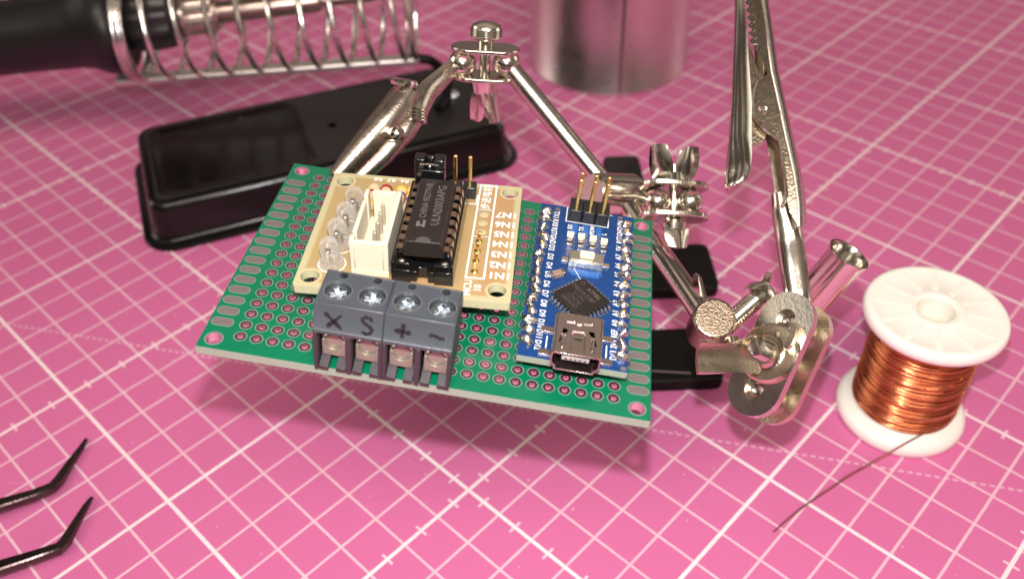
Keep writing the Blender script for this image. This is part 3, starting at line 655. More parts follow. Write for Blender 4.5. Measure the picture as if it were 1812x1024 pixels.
# input pins 1N1-1N4 pushed through, empty pads above
mb = MB(); mb.lathe([(0.0, 0.9), (0.3, 0.85), (0.42, 0.4), (0.75, 0.02)], None, 12); mb.box(-0.3, -0.3, -9, 0.3, 0.3, 1.9)
ip = None
for i in range(4):
    if ip is None: ip = mb.build('input_pin', GOLD, drv, True, bevel=0.1); ip.location = V((28.2, 7.0 + 2.62 * i, 0)) * S
    else: child(ip, drv, 28.2, 7.0 + 2.62 * i)
mb = MB()
for y in (17.4, 19.9, 22.3): mb.lathe([(0.85, 0.008), (0.8, 0.04), (0.3, 0.04), (0.3, 0.01)], Matrix.Translation((28.3, y, 0)), 18)
split(mb, 'empty_pad', TAN_BARE, drv, True)
mb = MB(); mb.box(27.0, 5.8, -4.2, 29.4, 16.2, -1.65); mb.box(16.3, 3.2, -3.0, 17.6, 24, -1.65)
split(mb, 'under_header', BLACK, drv, True, bevel=0.2)

# ---------------- blue controller board
NM = Matrix.Translation((48.45, 5.3, 4.0)); NX, NY = 17.1, 39.4
mb = MB()
nh = [(3.1, 38.2, 0.42), (14.7, 38.6, 0.42), (16.45, 0.75, 0.42), (0.7, 0.8, 0.42)]
mb.prism([(0.0, 0.0), (NX, 0.0), (NX, NY), (0.0, NY)], -1.3, 0, 0, None, [], 1)
nano = mb.build('controller_board', [BLUE, FR4], board, True, smooth=0, bevel=0.05)
nano.matrix_basis = mm(NM); nano['label'] = 'blue controller board with small socket and soldered pins'
mb = MB()
left = ['TX1', 'RX0', 'RST', 'GND', 'D2', 'D3', 'D4', 'D5', 'D6', 'D7', 'D8', 'D9', 'D10', 'D11', 'D12']
right = ['VIN', 'GND', 'RST', '5V', 'A7', 'A6', 'A5', 'A4', 'A3', 'A2', 'A1', 'A0', 'REF', '3V3', 'D13']
PY = lambda i: 36.65 - 2.4 * i
for i, s_ in enumerate(left): text_into(mb, s_, 2.95, PY(i) - 0.2, 0.02, 1.42, -90, 0, None, 0.92 if len(s_) < 3 else 0.86, 0.025)
for i, s_ in enumerate(right): text_into(mb, s_, 14.8, PY(i) + 0.2, 0.02, 1.42, 90, 0, None, 0.92 if len(s_) < 3 else 0.84, 0.025)
for s_, x, y in (('RX', 5.75, 33.6), ('TX', 7.8, 33.5), ('POW', 9.8, 33.6), ('L', 12.0, 33.0)): text_into(mb, s_, x, y, 0.02, 1.15, 90, 0, None, 0.9, 0.04)
text_into(mb, '1', 12.95, 38.9, 0.02, 0.9, 90, 0, None, 1, 0.04)
mb.prism([(4.75, 35.0), (12.65, 35.0), (12.65, 39.3), (4.75, 39.3)], 0.01, 0.025, 0, None, [[(4.95, 35.2), (12.45, 35.2), (12.45, 39.2), (4.95, 39.2)]])
mb.box(4.15, 2.4, 0.01, 4.35, 5.1, 0.025); mb.box(13.55, 2.4, 0.01, 13.75, 5.1, 0.025)
for x, y, r in nh[:3]: mb.prism(circ(x, y, 0.5, 16), 0.008, 0.02, 1)
TRACE = mat('blue_trace', (0.02, 0.12, 0.40), 0.25, 0, 0.2, 900)
for x, a, b in ((6.6, 31.5, 34.6), (8.6, 31.5, 34.6), (10.9, 32.0, 34.6)): mb.box(x - 0.5, a, 0.006, x + 0.5, b, 0.012, 2)
mb.box(6.8, 20.6, 0.006, 11.6, 22.3, 0.012, 2)
for q in range(3): mb.add([(6.6 + 0.5 * q, 22.5, 0.014), (6.72 + 0.5 * q, 22.5, 0.014), (8.32 + 0.5 * q, 19.3, 0.014), (8.2 + 0.5 * q, 19.3, 0.014)], [(0, 1, 2, 3)], 0 if q == 1 else 2)
mb.build('silkscreen', [SILK, DULL_TIN, TRACE], nano, True, smooth=0)
# solder blobs, lumpy and peaked
def blob(seed):
    rnd = random.Random(seed); b = MB(); n, m = 12, 9; vs = []
    for i in range(m):
        t = i / (m - 1); r0 = 0.98 * (1 - t ** 1.7) ** 0.8 + 0.02; h = 1.15 * t ** 0.9
        for j in range(n):
            a = 2 * PI * j / n; rr = r0 * (1 + 0.22 * math.sin(2 * a + seed) + 0.14 * math.sin(3 * a + seed * 2.3 + 3 * t) + rnd.uniform(-.13, .13))
            vs.append((rr * math.cos(a) + 0.22 * t * math.sin(seed), rr * math.sin(a) + 0.2 * t * math.cos(seed * 1.7), h * (1 + rnd.uniform(-.08, .08))))
    fs = [(i * n + j, i * n + (j + 1) % n, (i + 1) * n + (j + 1) % n, (i + 1) * n + j) for i in range(m - 1) for j in range(n)] + [tuple((m - 1) * n + j for j in range(n))]
    b.add(vs, fs); return b
protos = []
for i in range(15):
    for sd, x in ((0, 1.15), (1, 16.0)):
        kx = (i * 2 + sd) % 6
        if len(protos) < 6:
            o = blob(kx * 1.37 + 0.4).build('solder_blob', TIN, nano, True, smooth=80); protos.append(o)
        else: o = child(protos[kx], nano)
        o.location = V((x + random.uniform(-.14, .14), PY(i) + random.uniform(-.12, .12), 0)) * S
        o.rotation_euler.z = random.uniform(0, 6.28); o.scale = V((random.uniform(.8, 1.12), random.uniform(.85, 1.2), random.uniform(.75, 1.35)))
mb = MB()
for i in range(15):
    for x in (1.15, 16.0): mb.box(x - 0.3, PY(i) - 0.3, -6.5, x + 0.3, PY(i) + 0.3, 0.55 + 0.3 * ((i * 7 + int(x)) % 3))
split(mb, 'board_pin', GOLD, nano, True, bevel=0.08)
# mini usb socket
mb = MB(); u0, u1, uy0, uy1, uh = 5.05, 12.55, -1.75, 7.0, 3.75
def ushell(z, w): return None
sec = [(u0, 1.5), (u0, uh - 0.35), (u0 + 0.1, uh - 0.1), (u0 + 0.35, uh), (u1 - 0.35, uh), (u1 - 0.1, uh - 0.1), (u1, uh - 0.35), (u1, 1.5), (u1 - 0.15, 1.2), (u1 - 0.65, 0.75), (u1 - 0.7, 0.1), (u0 + 0.7, 0.1), (u0 + 0.65, 0.75), (u0 + 0.15, 1.2)]
ins = [(x + (0.25 if x < 8.8 else -0.25), z + (-0.25 if z > 2 else 0.2)) for x, z in sec]
n = len(sec); vs = [(x, uy0, z) for x, z in sec] + [(x, uy0, z) for x, z in ins] + [(x, uy1, z) for x, z in sec] + [(x, uy1 - 0.3, z) for x, z in ins]
fs = []
for i in range(n):
    j = (i + 1) % n
    fs += [(i, n + i, n + j, j), (n + i, 3 * n + i, 3 * n + j, n + j)]
    if not (sec[i][1] == uh and sec[j][1] == uh): fs.append((i, j, 2 * n + j, 2 * n + i))
fs += [tuple(range(2 * n, 3 * n)), tuple(range(3 * n, 4 * n))[::-1]]
mb.add(vs, fs)
# top skin with its cut-outs
slots = []
slot = lambda x0, y0, x1, y1: [(x0, y0), (x1, y0), (x1, y1), (x0, y1)]
for sx in (1, -1):
    c_ = lambda x: 8.8 + sx * x
    slots.append([(c_(2.0), -0.7), (c_(2.25), -0.9), (c_(2.55), -0.7), (c_(2.55), 2.4), (c_(2.40), 2.4), (c_(2.40), -0.35), (c_(2.15), -0.35), (c_(2.15), 2.2), (c_(2.0), 2.2)])
    slots.append([(c_(1.0), -0.9), (c_(1.16), -0.9), (c_(1.0), 2.9), (c_(0.84), 2.9)])
    slots.append(slot(min(c_(0.6), c_(2.0)), 4.9, max(c_(0.6), c_(2.0)), 5.25))
slots.append(slot(8.8 - 0.95, 3.02, 8.8 + 0.95, 3.35))
slots.append([(8.4, 4.1), (9.2, 4.1), (9.2, 5.0), (8.4, 5.0)])
mb.prism([(u0 + 0.35, uy0), (u1 - 0.35, uy0), (u1 - 0.35, uy1), (u0 + 0.35, uy1)], uh - 0.25, uh, 0, None, slots)
for x in (4.1, 13.7):
    for y in (1.4, 6.4): mb.box(x - 0.95 if x < 8 else x - 1.2, y - 0.6, 0.02, x + 1.2 if x < 8 else x + 0.95, y + 0.6, 0.28)
usb = mb.build('usb_socket', USB_METAL, nano, True, bevel=0.05)
mb = MB(); mb.box(8.8 - 2.1, -1.1, 1.75, 8.8 + 2.1, 6.0, 2.55); mb.box(u0 + .4, 5.9, 0.4, u1 - .4, 6.4, 3.4)
mb.build('usb_tongue', mat('grey_tongue', (0.45, 0.43, 0.40), 0.5), nano, True, bevel=0.08)
mb = MB()
for q in range(5): mb.box(8.8 - 1.6 + 0.72 * q, -1.16, 1.95, 8.8 - 1.6 + 0.72 * q + 0.35, 1.0, 2.2)
split(mb, 'usb_contact', BLACK, nano, True)
mb = MB(); mb.sheet([[(8.8 - 0.55, 1.0, uh - 0.2), (8.8 + 0.55, 1.0, uh - 0.2)], [(8.8 - .55, 1.6, uh + 0.12), (8.8 + .55, 1.6, uh + 0.12)], [(8.8 - .5, 2.3, uh + 0.05), (8.8 + .5, 2.3, uh + .05)], [(8.8 - .5, 2.9, uh - 0.3), (8.8 + .5, 2.9, uh - 0.3)]], 0.15)
mb.build('usb_spring', NICKEL, nano, True)
# square chip turned by 45 degrees
CM = Matrix.Translation((8.9, 14.25, 0)) @ Matrix.Rotation(PI / 4, 4, 'Z')
mb = MB(); h = 3.35
mb.prism([(-h + .3, -h), (h - .3, -h), (h, -h + .3), (h, h - .3), (h - .3, h), (-h + .3, h), (-h, h - .3), (-h, -h + .3)], 0.15, 1.15, 0, CM)
qfp = mb.build('square_chip', CHIP, nano, True, bevel=0.10)
mb = MB()
mb.prism(circ(2.35, 2.35, 0.42, 18), 1.15, 1.158, 0, CM, [circ(2.35, 2.35, 0.33, 18)])
for s_, x, y, z_ in (('ATMEL', 0.9, 2.1, 1.15), ('MEGA328P', -0.15, 0.75, 1.25), ('U-TH', -0.1, -0.4, 1.15), ('1Z4730', -0.1, -1.45, 1.15), ('182065D', -0.1, -2.5, 1.15)):
    text_into(mb, s_, y, -x + 0.2, 1.165, z_, -90, 0 if s_ != 'ATMEL' else 1, CM, 0.9, 0.0)
mb.build('chip_lettering', [CHIP_MARK_FAINT, CHIP_MARK], nano, True, smooth=0)
mb = MB()
for k4 in range(4):
    Mk = CM @ Matrix.Rotation(k4 * PI / 2, 4, 'Z')
    for q in range(8):
        y = -2.8 + 0.8 * q
        b = MB(); b.sheet([[(h - 0.1, y - 0.2, 0.62), (h - 0.1, y + 0.2, 0.62)], [(h + 0.35, y - 0.2, 0.60), (h + 0.35, y + 0.2, 0.60)], [(h + 0.55, y - 0.2, 0.14), (h + 0.55, y + 0.2, 0.14)], [(h + 1.15, y - 0.22, 0.08), (h + 1.15, y + 0.22, 0.08)]], 0.12)
        mb.add(b.v, b.f, 0, Mk)
split(mb, 'chip_leg', TIN, nano, True)
# push button, small lamps, resistors, capacitor
mb = MB(); mb.box(6.15, 22.75, 0.02, 12.1, 25.5, 1.3); mb.box(6.9, 22.65, 0.3, 11.3, 22.74, 1.15)
mb.prism([(6.4, 22.9), (11.85, 22.9), (11.85, 25.35), (6.4, 25.35)], 1.301, 1.5)
for x in (5.5, 12.6): mb.box(x - 0.6, 23.6, 0.02, x + 0.6, 24.6, 0.35)
btn = mb.build('push_button', NICKEL, nano, True, bevel=0.12)
mb = MB(); mb.prism(rrect(7.85, 23.4, 10.4, 24.9, 0.3), 1.45, 2.25); mb.build('button_cap', CREAM, nano, True, bevel=0.15)
for i, (x, y) in enumerate(((5.95, 30.9), (7.9, 30.9), (10.0, 30.8), (12.0, 30.5))):
    mb = MB(); mb.prism(rrect(x - 0.62, y - 0.55, x + 0.62, y + 0.55, 0.1), 0.02, 0.75, 0); mb.box(x - 0.6, y + 0.56, 0.02, x + 0.6, y + 0.95, 0.4, 1); mb.box(x - 0.6, y - 0.95, 0.02, x + 0.6, y - 0.56, 0.4, 1)
    mb.build('status_lamp', [LEDCHIP, TIN], nano, True, bevel=0.06)
    mb = MB(); y -= 2.2; mb.box(x - 0.45, y - 0.45, 0.02, x + 0.45, y + 0.45, 0.55, 0); mb.box(x - 0.5, y + 0.3, 0.02, x + 0.5, y + 0.8, 0.62, 1); mb.box(x - 0.5, y - 0.8, 0.02, x + 0.5, y - 0.3, 0.62, 1)
    mb.build('chip_resistor', [CHIP, TIN], nano, True, bevel=0.08)
mb = MB(); Mc = Matrix.Translation((4.55, 19.6, 0)) @ Matrix.Rotation(math.radians(33), 4, 'Z')
mb.box(-0.85, -0.62, 0.05, 0.85, 0.62, 0.95, 0, Mc); mb.box(-1.25, -0.66, 0.02, -0.84, 0.66, 1.0, 1, Mc); mb.box(0.84, -0.66, 0.02, 1.25, 0.66, 1.0, 1, Mc)
mb.build('capacitor', [mat('capacitor_body', (0.30, 0.20, 0.15), 0.4), TIN], nano, True, bevel=0.08)
# six-pin header
mb = MB()
for q in range(3):
    x = 6.35 + 2.42 * q
    mb.prism([(x - 1.19, 35.5), (x - .9, 35.25), (x + .9, 35.25), (x + 1.19, 35.5), (x + 1.19, 39.2), (x - 1.19, 39.2)], 0.02, 2.5)
mb.build('header_base', BLACK, nano, True, bevel=0.15)
hp = None
for q in range(3):
    for y in (36.35, 38.5):
        if hp is None:
            mb = MB(); mb.box(-0.32, -0.32, 2.4, 0.32, 0.32, 8.7); hp = mb.build('header_pin', GOLD, nano, True, bevel=0.14); o = hp
        else: o = child(hp, nano)
        o.location = V((6.35 + 2.42 * q, y, 0)) * S; o.rotation_euler = (random.uniform(-.02, .02), random.uniform(-.02, .02), 0)

# ================================================================== helping hands
hh_o = V((40, 205, 0))
hands = thing('helping_hands', 'silver jointed metal arms with crocodile clips and wing nuts on a black base', 'helping hands', Matrix.Translation(hh_o * S))
def HB(mb, name, m, **k): return split(mb, name, m, hands, **k) if name in ('joint_ball', 'joint_plate', 'base_foot', 'clip_ear') else mb.build(name, m, hands, **k)
# black base: arms lying on the mat under the board
mb = MB()
mb.prism(rrect(6, 157, 53.8, 176.5, 2.5), 0, 4); mb.prism(rrect(6, 192.5, 59.6, 213, 2.5), 0.02, 4.02)
HB(mb, 'base_foot', IRON_BLACK, bevel=0.5)
mb = MB(); mb.prism(rrect(10, 160, 28, 214, 2.5), 0.03, 4.6); HB(mb, 'base_spine', IRON_BLACK, bevel=0.5)
mb = MB(); mb.prism(rrect(33, 246, 45.2, 263, 2.0), 0, 4)
HB(mb, 'base_bar', IRON_BLACK, bevel=0.5)
mb = MB(); mb.tube([pz(1152, 656, 4.25), pz(1222, 660, 4.25)], 0.22, 8); HB(mb, 'base_line', DULL_TIN)  # thin pale line along the top of the near foot
TOCAM = lambda p: (V((0, 0, CZ)) - p).normalized()
RODR = 2.05
def plate(mb, c, n, x, L, w, th, holes=()):
    M = frame(c, n, x); mb.prism(stadium(L, w, 14), -th / 2, th / 2, 0, M, [circ(h[0], h[1], h[2], 18) for h in holes])
def thread(mb, a, b, r, pitch=0.7):
    a, b = V(a), V(b); L = (b - a).length; k = int(L / pitch); pr = [(0.0, 0.0)]
    for i in range(k): pr += [(r * 0.86, i * pitch + 0.02), (r, i * pitch + pitch * 0.4), (r, i * pitch + pitch * 0.55)]
    pr += [(r * 0.86, k * pitch), (r * 0.8, k * pitch + 0.05), (0, k * pitch + 0.06)]
    mb.lathe(pr, frame(a, b - a), 18)
def ear(mb, c, n, s, out, up, wid, curl=1.0, th=1.1):
    """one wing: a curved tongue leaving the hub along s and rising along n"""
    n = V(n).normalized(); s = V(s).normalized(); t = n.cross(s); rows = []
    for i in range(9):
        q = i / 8; ww = wid * (0.62 + 0.5 * math.sin(PI * min(1, q * 0.85))); 
        base = c + s * (out * (q ** 0.75)) + n * (up * q ** 1.6)
        row = []
        for j in range(7):
            y = (j / 6 - 0.5) * 2; end = 1 - 0.18 * y * y * (q > .8)
            row.append(base + t * (y * ww / 2) + s * (curl * (-(y * y)) * 0.9 * q) + n * (-(1 - end) * 3 * q))
        rows.append(row)
    mb.sheet(rows, th)

# --- top joint (two plates, bolt with knurled head, wing nut underneath)
tj = pz(858, 112, 88); nt = (UPV * 0.87 - FWD * 0.48 + RIGHT * 0.06).normalized(); xt = (RIGHT * 1.0 + UPV * 0.0).normalized()
mb = MB(); plate(mb, tj + nt * 3.0, nt, xt, 6.2, 7.8, 0.9); plate(mb, tj - nt * 2.8, nt, xt, 6.0, 7.4, 0.9)
HB(mb, 'joint_plate', NICKEL, bevel=0.25)
mb = MB(); mb.rod(tj - nt * 6.0, tj + nt * 3.6, 1.1)
M = frame(tj + nt * 3.4, nt); mb.lathe([(1.5, 0), (1.5, 1.4), (2.6, 1.6), (3.2, 2.0)] + [(3.25 if q % 2 else 3.05, 2.1 + 0.22 * q) for q in range(1, 9)] + [(2.9, 4.3), (1.6, 4.9), (0, 5.0)], M, 36)
HB(mb, 'bolt', NICKEL, smooth=30)
mb = MB(); mb.rod(tj - nt * 6.0, tj - nt * 3.3, 2.3, 2.9); d0 = tj - nt * 4.4
ear(mb, d0 + RIGHT * 0.2, -nt + RIGHT * 0.1, RIGHT - FWD * 0.8, 2.6, 8.5, 4.2); ear(mb, d0, -nt, -RIGHT * 0.6 + FWD * 1.0, 2.4, 7.5, 4.0)
HB(mb, 'wing_nut', NICKEL)
bl = tj - xt * 4.6; brr = tj + xt * 4.4
mb = MB(); mb.ball(bl, 2.9); mb.ball(brr, 2.9); HB(mb, 'joint_ball', NICKEL)
# --- rod from the top joint down to the middle joint
c1f = pz(1046, 344, 68); c1b = c1f + (RIGHT * 0.86 + FWD * 0.50 + UPV * 0.03) * 11.0
rA0 = brr + (c1f - brr).normalized() * 1.0; rA1 = c1f + (c1b - c1f) * 0.32 + UPV * 2.0
mb = MB(); mb.rod(rA0, rA1, RODR, n=28); dd = (rA1 - rA0).normalized()
mb.lathe([(1.35, 0), (2.05, 1.2), (1.5, 2.6), (2.05, 4.0)], frame(rA0 - dd * 0.5, dd), 24)
HB(mb, 'arm_rod', NICKEL)
# --- middle joint
mb = MB(); mb.rod(c1f, c1b, 4.5, n=32, ch=0.5); HB(mb, 'rod_collar', NICKEL)
mj = pz(1192, 357, 69); nm_ = (UPV * 0.985 + FWD * 0.12 + RIGHT * 0.03).normalized(); xm = (RIGHT + FWD * 0.15).normalized()
mb = MB(); plate(mb, mj + nm_ * 3.05, nm_, xm, 5.8, 8.2, 1.05); plate(mb, mj - nm_ * 3.05, nm_, xm, 5.8, 8.2, 1.05); HB(mb, 'joint_plate', NICKEL, bevel=0.2)
mb = MB(); mb.ball(mj + xm * 3.3, 2.7); mb.ball(mj - xm * 3.4, 2.6); HB(mb, 'joint_ball', NICKEL)
mb = MB(); mb.rod(mj - xm * 3.4, c1b, 1.8); HB(mb, 'ball_stem', NICKEL)
mb = MB(); mb.rod(mj - nm_ * 5.0, mj + nm_ * 7.4, 0.9); mb.lathe([(0.0, 0), (2.1, 0.3), (2.4, 1.5), (1.6, 2.3), (0, 2.4)], frame(mj - nm_ * 6.0 - FWD * 0.4, nm_), 20); HB(mb, 'bolt', NICKEL)
mb = MB(); hc = mj + nm_ * 3.7; mb.rod(hc, hc + nm_ * 1.8, 2.6, 2.2)
ear(mb, hc + nm_ * 0.7 + RIGHT * 1.5, nm_, RIGHT * .80 + FWD * .60, 3.0, 7.0, 4.9, 1.3); ear(mb, hc + nm_ * 0.7 - RIGHT * 1.5, nm_, -RIGHT * .80 - FWD * .60, 3.0, 7.0, 4.9, 1.3)
HB(mb, 'wing_nut', NICKEL)
mb = MB(); ear(mb, mj - nm_ * 3.3, -nm_, RIGHT * .3 - FWD * .9, 2.2, 6.2, 4.4, 1.2); HB(mb, 'bolt_wing', NICKEL)
# --- lower rod and its end collar
c2 = pz(1265, 562, 60); a2 = (TOCAM(c2) * 1.0 + UPV * 0.33 + RIGHT * 0.20).normalized()
mb = MB(); mb.rod(c2 - a2 * 9.0, c2, 4.05, n=36, ch=0.45); HB(mb, 'rod_collar', NICKEL_PITTED, bevel=0.15)
mb = MB(); rB1 = c2 - a2 * 4.4; rB0 = pz(1098, 346, 66); mb.rod(rB0, rB1, RODR + 0.1, n=28); HB(mb, 'arm_rod', NICKEL)
mb = MB(); ear(mb, c2 - a2 * 8 + RIGHT * 0.5, UPV * 0.8 + a2 * .4 - RIGHT * .2, -RIGHT * .4 + UPV, 4.0, 8.0, 4.6); HB(mb, 'bolt_wing', NICKEL)
# --- lower joint: two long plates, wing nut in front, balls between
pb = pd(1338, 688, 167.5); pt = pd(1394, 566, 167.5); e1 = (pt - pb).normalized(); jc = (pb + pt) / 2
nj = (TOCAM(jc) * 0.82 - RIGHT * 0.57 + UPV * 0.06); nj = (nj - e1 * nj.dot(e1)).normalized(); e2 = nj.cross(e1)
Lp = (pt - pb).length
mb = MB(); plate(mb, jc, nj, e1, Lp, 10.6, 1.9, [(-Lp / 2, 0, 1.9), (Lp / 2, 0, 1.9), (0, 0, 1.2)]); HB(mb, 'joint_plate', NICKEL, bevel=0.7, seg=4)
mb = MB(); plate(mb, jc - nj * 7.8, nj, e1, Lp, 10.4, 1.9, [(-Lp / 2, 0, 1.9), (Lp / 2, 0, 1.9)]); HB(mb, 'joint_plate', NICKEL_ROUGH, bevel=0.7, seg=4)
mb = MB(); mb.ball(pb - nj * 3.6, 3.3); mb.ball(pt - nj * 3.6, 3.3); HB(mb, 'joint_ball', NICKEL)
mb = MB(); wj = jc + nj * 1.0
mb.lathe([(1.7, 0), (5.5, 0.0), (5.75, 0.45), (5.3, 0.95), (3.6, 0.85), (2.9, 1.05), (2.5, 1.9), (1.75, 2.0)], frame(wj, nj), 40)
def tongue(mb, path, wid, side, th=1.0, cup=0.5):
    rows = []
    for i, p in enumerate(path):
        t = (path[min(i + 1, len(path) - 1)] - path[max(0, i - 1)]).normalized(); w_ = V(side); w_ = (w_ - t * w_.dot(t)).normalized(); n_ = t.cross(w_)
        if n_.dot(TOCAM(p)) < 0: n_ = -n_
        rows.append([p + w_ * (wid[i] * y / 2) + n_ * (cup * y * y * (i / (len(path) - 1))) for y in (-1, -.75, -.4, 0, .4, .75, 1)])
    mb.sheet(rows, th)
tp = [wj + nj * .5 - RIGHT * 2.0 - UPV * .3, wj + nj * 0.9 - RIGHT * 4.4 - UPV * .7, wj + nj * 1.6 - RIGHT * 5.8 - UPV * 1.1, wj + nj * 2.6 - RIGHT * 7.6 - UPV * 1.4, wj + nj * 3.6 - RIGHT * 9.6 - UPV * 1.6, wj + nj * 4.4 - RIGHT * 11.4 - UPV * 1.7]
tongue(mb, tp, [7.4, 6.2, 5.5, 5.6, 5.8, 5.9], UPV + RIGHT * .04, 1.0, 0.9)
tp = [wj + nj * .4 + RIGHT * 2.0 + UPV * .8, wj + nj * 0.9 + RIGHT * 4.2 + UPV * 1.2, wj + nj * 2.0 + RIGHT * 5.6 + UPV * 1.4, wj + nj * 4.0 + RIGHT * 6.3 + UPV * 1.5, wj + nj * 6.2 + RIGHT * 6.7 + UPV * 1.6]
tongue(mb, tp, [6.6, 6.0, 5.6, 5.6, 5.0], UPV - FWD * .2 + RIGHT * .1, 1.0, -0.6)
HB(mb, 'wing_nut', NICKEL_ROUGH, smooth=50)
mb = MB(); thread(mb, jc - nj * 9.8, jc + nj * 6.8, 2.05, 0.7); HB(mb, 'bolt', NICKEL, smooth=25)
# threaded bolt and nut between the collar and the plates
mb = MB(); t0 = pz(1283, 578, 56); t1 = pz(1352, 518, 56); thread(mb, t0, t1, 1.9, 0.8); HB(mb, 'bolt', NICKEL, smooth=25)
mb = MB(); t2 = pz(1343, 527, 56); mb.lathe([(1.0, -2), (3.0, -1.6), (3.4, 0.2), (2.8, 1.8), (1, 2.2)], frame(t2, t1 - t0), 24)
ear(mb, t2, UPV, RIGHT * .5 + UPV * .4, 2.6, 3.4, 3.4); HB(mb, 'wing_nut', NICKEL)
mb = MB(); mb.rod(pz(1290, 600, 53), pz(1300, 640, 51), 1.9); HB(mb, 'collar_link', NICKEL)
# hollow tube end
ta = pz(1420, 545, 48); tb_ = pz(1503, 449, 62); ax = (tb_ - ta); L = ax.length
mb = MB(); mb.lathe([(0.5, 0), (3.7, 0), (3.75, L - 1.3), (4.25, L - 0.4), (4.3, L), (3.9, L + 0.05), (3.3, L - 0.9), (3.2, L - 9), (0.5, L - 9)], frame(ta, ax), 36); HB(mb, 'arm_tube', NICKEL)

# --- crocodile clips: folded channel sheets
def channel(mb, pts, ups, wid, dep, th=0.7, cols=9, flare=1.0):
    """U-section sheet: pts centre line of the spine, ups = outward direction of the spine, wid/dep section sizes"""
    rows = []
    for i, p in enumerate(pts):
        t = (pts[min(i + 1, len(pts) - 1)] - pts[max(i - 1, 0)]).normalized(); u = V(ups[i] if isinstance(ups, list) else ups); u = (u - t * u.dot(t)).normalized(); s = t.cross(u)
        row = []
        for j in range(cols):
            a = PI * (j / (cols - 1) - 0.5) * 1.0
            row.append(p + s * (math.sin(a) * wid[i] / 2) + u * ((math.cos(a) ** 0.75 if math.cos(a) > 1e-6 else 0) * dep[i] - dep[i]))
        rows.append(row)
    mb.sheet(rows, th)
def interp(P, n):
    out = []
    for i in range(len(P) - 1):
        for q in range(n): out.append([a + (b - a) * q / n for a, b in zip(P[i], P[i + 1])])
    out.append(list(P[-1])); return out
# right clip, standing up: left jaw and handle
side = RIGHT
spec = interp([(1304, -30, 98, 1.2, 1.0), (1304, 30, 95.5, 1.7, 1.4), (1302, 100, 92, 2.3, 2.0), (1300, 180, 87.5, 3.0, 2.8), (1297, 240, 84.0, 3.5, 2.8), (1296, 275, 82.0, 4.6, 2.4), (1295, 298, 80.8, 5.0, 2.0), (1294, 316, 79.8, 4.4, 1.6), (1293, 326, 79.3, 3.2, 1.0), (1293, 330, 79.1, 1.6, 0.6)], 3)
mb = MB(); channel(mb, [pz(a, b, c) for a, b, c, _, _ in spec], (-RIGHT * .72 + TOCAM(pz(1300, 180, 88)) * 0.7), [s[3] for s in spec], [s[4] for s in spec], 0.6); HB(mb, 'clip_jaw', NICKEL)
mb = MB(); mb.lathe([(0.0, 0.0), (1.6, 0.1), (1.95, 0.5), (1.6, 0.9), (0, 1.0)], frame(pz(1313, 300, 80) , RIGHT * .6 - FWD * .6), 20); HB(mb, 'clip_handle_curl', NICKEL)
# right jaw: folded side walls drawn as real sheets, joined by a spine, then a long shank
def zc_(v): return 98.0 - 0.0667 * (v + 30)
nv = (TOCAM(pz(1351, 193, zc_(193))) - RIGHT * .34 + UPV * .04).normalized()
K_ = 0.527
def cp(x, y): return (1180 + x * K_, y * K_)
def wall(mb, px, back=0.0, th=0.6, mi=0):
    """sheet-metal side wall: outline points placed on the clip's own plane, then given thickness"""
    P3 = [pz(u, v, zc_(v)) - nv * back for u, v in px]
    tris = tessellate_polygon([P3]); n = len(P3); vs = [p + nv * th / 2 for p in P3] + [p - nv * th / 2 for p in P3]
    fs = []
    for t in tris:
        t = tuple(t) if (P3[t[1]] - P3[t[0]]).cross(P3[t[2]] - P3[t[0]]).dot(nv) > 0 else tuple(t)[::-1]
        fs += [t, tuple(i + n for i in t[::-1])]
    fs += [(i, (i + 1) % n, n + (i + 1) % n, n + i) for i in range(n)]
    mb.add(vs, fs, mi)
edge = [cp(*p) for p in ((318, -60), (316, 0), (335, 130), (350, 240), (375, 350), (400, 470), (425, 580), (440, 680), (443, 760))]
near_in = [cp(*p) for p in ((412, 712), (402, 660), (394, 580), (386, 530), (378, 475), (352, 452), (322, 428), (298, 396), (286, 360), (286, 325), (300, 285), (328, 258), (322, 205), (305, 172), (290, 166), (305, 152), (286, 140), (301, 126), (283, 114), (298, 100), (280, 88), (294, 74), (277, 62), (291, 48), (275, 36), (288, 22), (273, 10), (286, -4), (272, -20), (284, -40))]
far_in = [cp(*p) for p in ((372, 740), (350, 700), (336, 600), (326, 540), (316, 478), (300, 440), (282, 400), (272, 350), (272, 300), (276, 200), (270, 100), (264, 0), (264, -60))]
mb = MB(); wall(mb, edge + near_in); HB(mb, 'clip_jaw', NICKEL_DARK, bevel=0.12)
mb = MB(); wall(mb, edge + far_in, 4.2); sp_rows = []
for (u, v) in edge:
    a_ = pz(u, v, zc_(v)); sp_rows.append([a_ + nv * 0.2 - nv * 4.6 * q + RIGHT * 0.55 * math.sin(PI * q) for q in (0, .15, .35, .65, .85, 1)])
mb.sheet(sp_rows, 0.6); HB(mb, 'clip_spine', NICKEL)
spec = interp([(1376, 340, 73.2, 2.4, 1.4), (1383, 365, 71.5, 3.6, 1.7), (1391, 390, 69.6, 4.5, 2.0), (1397, 425, 67, 4.6, 1.9), (1402, 460, 64.0, 4.6, 1.8), (1412, 530, 58.5, 4.4, 1.6), (1416, 560, 57.0, 4.2, 1.2)], 4)
mb = MB(); channel(mb, [pz(a, b, c) - nv * 1.6 for a, b, c, _, _ in spec], TOCAM(pz(1400, 400, 70)) + RIGHT * .25, [s[3] for s in spec], [s[4] for s in spec], 0.65, 11); HB(mb, 'clip_shank', NICKEL)
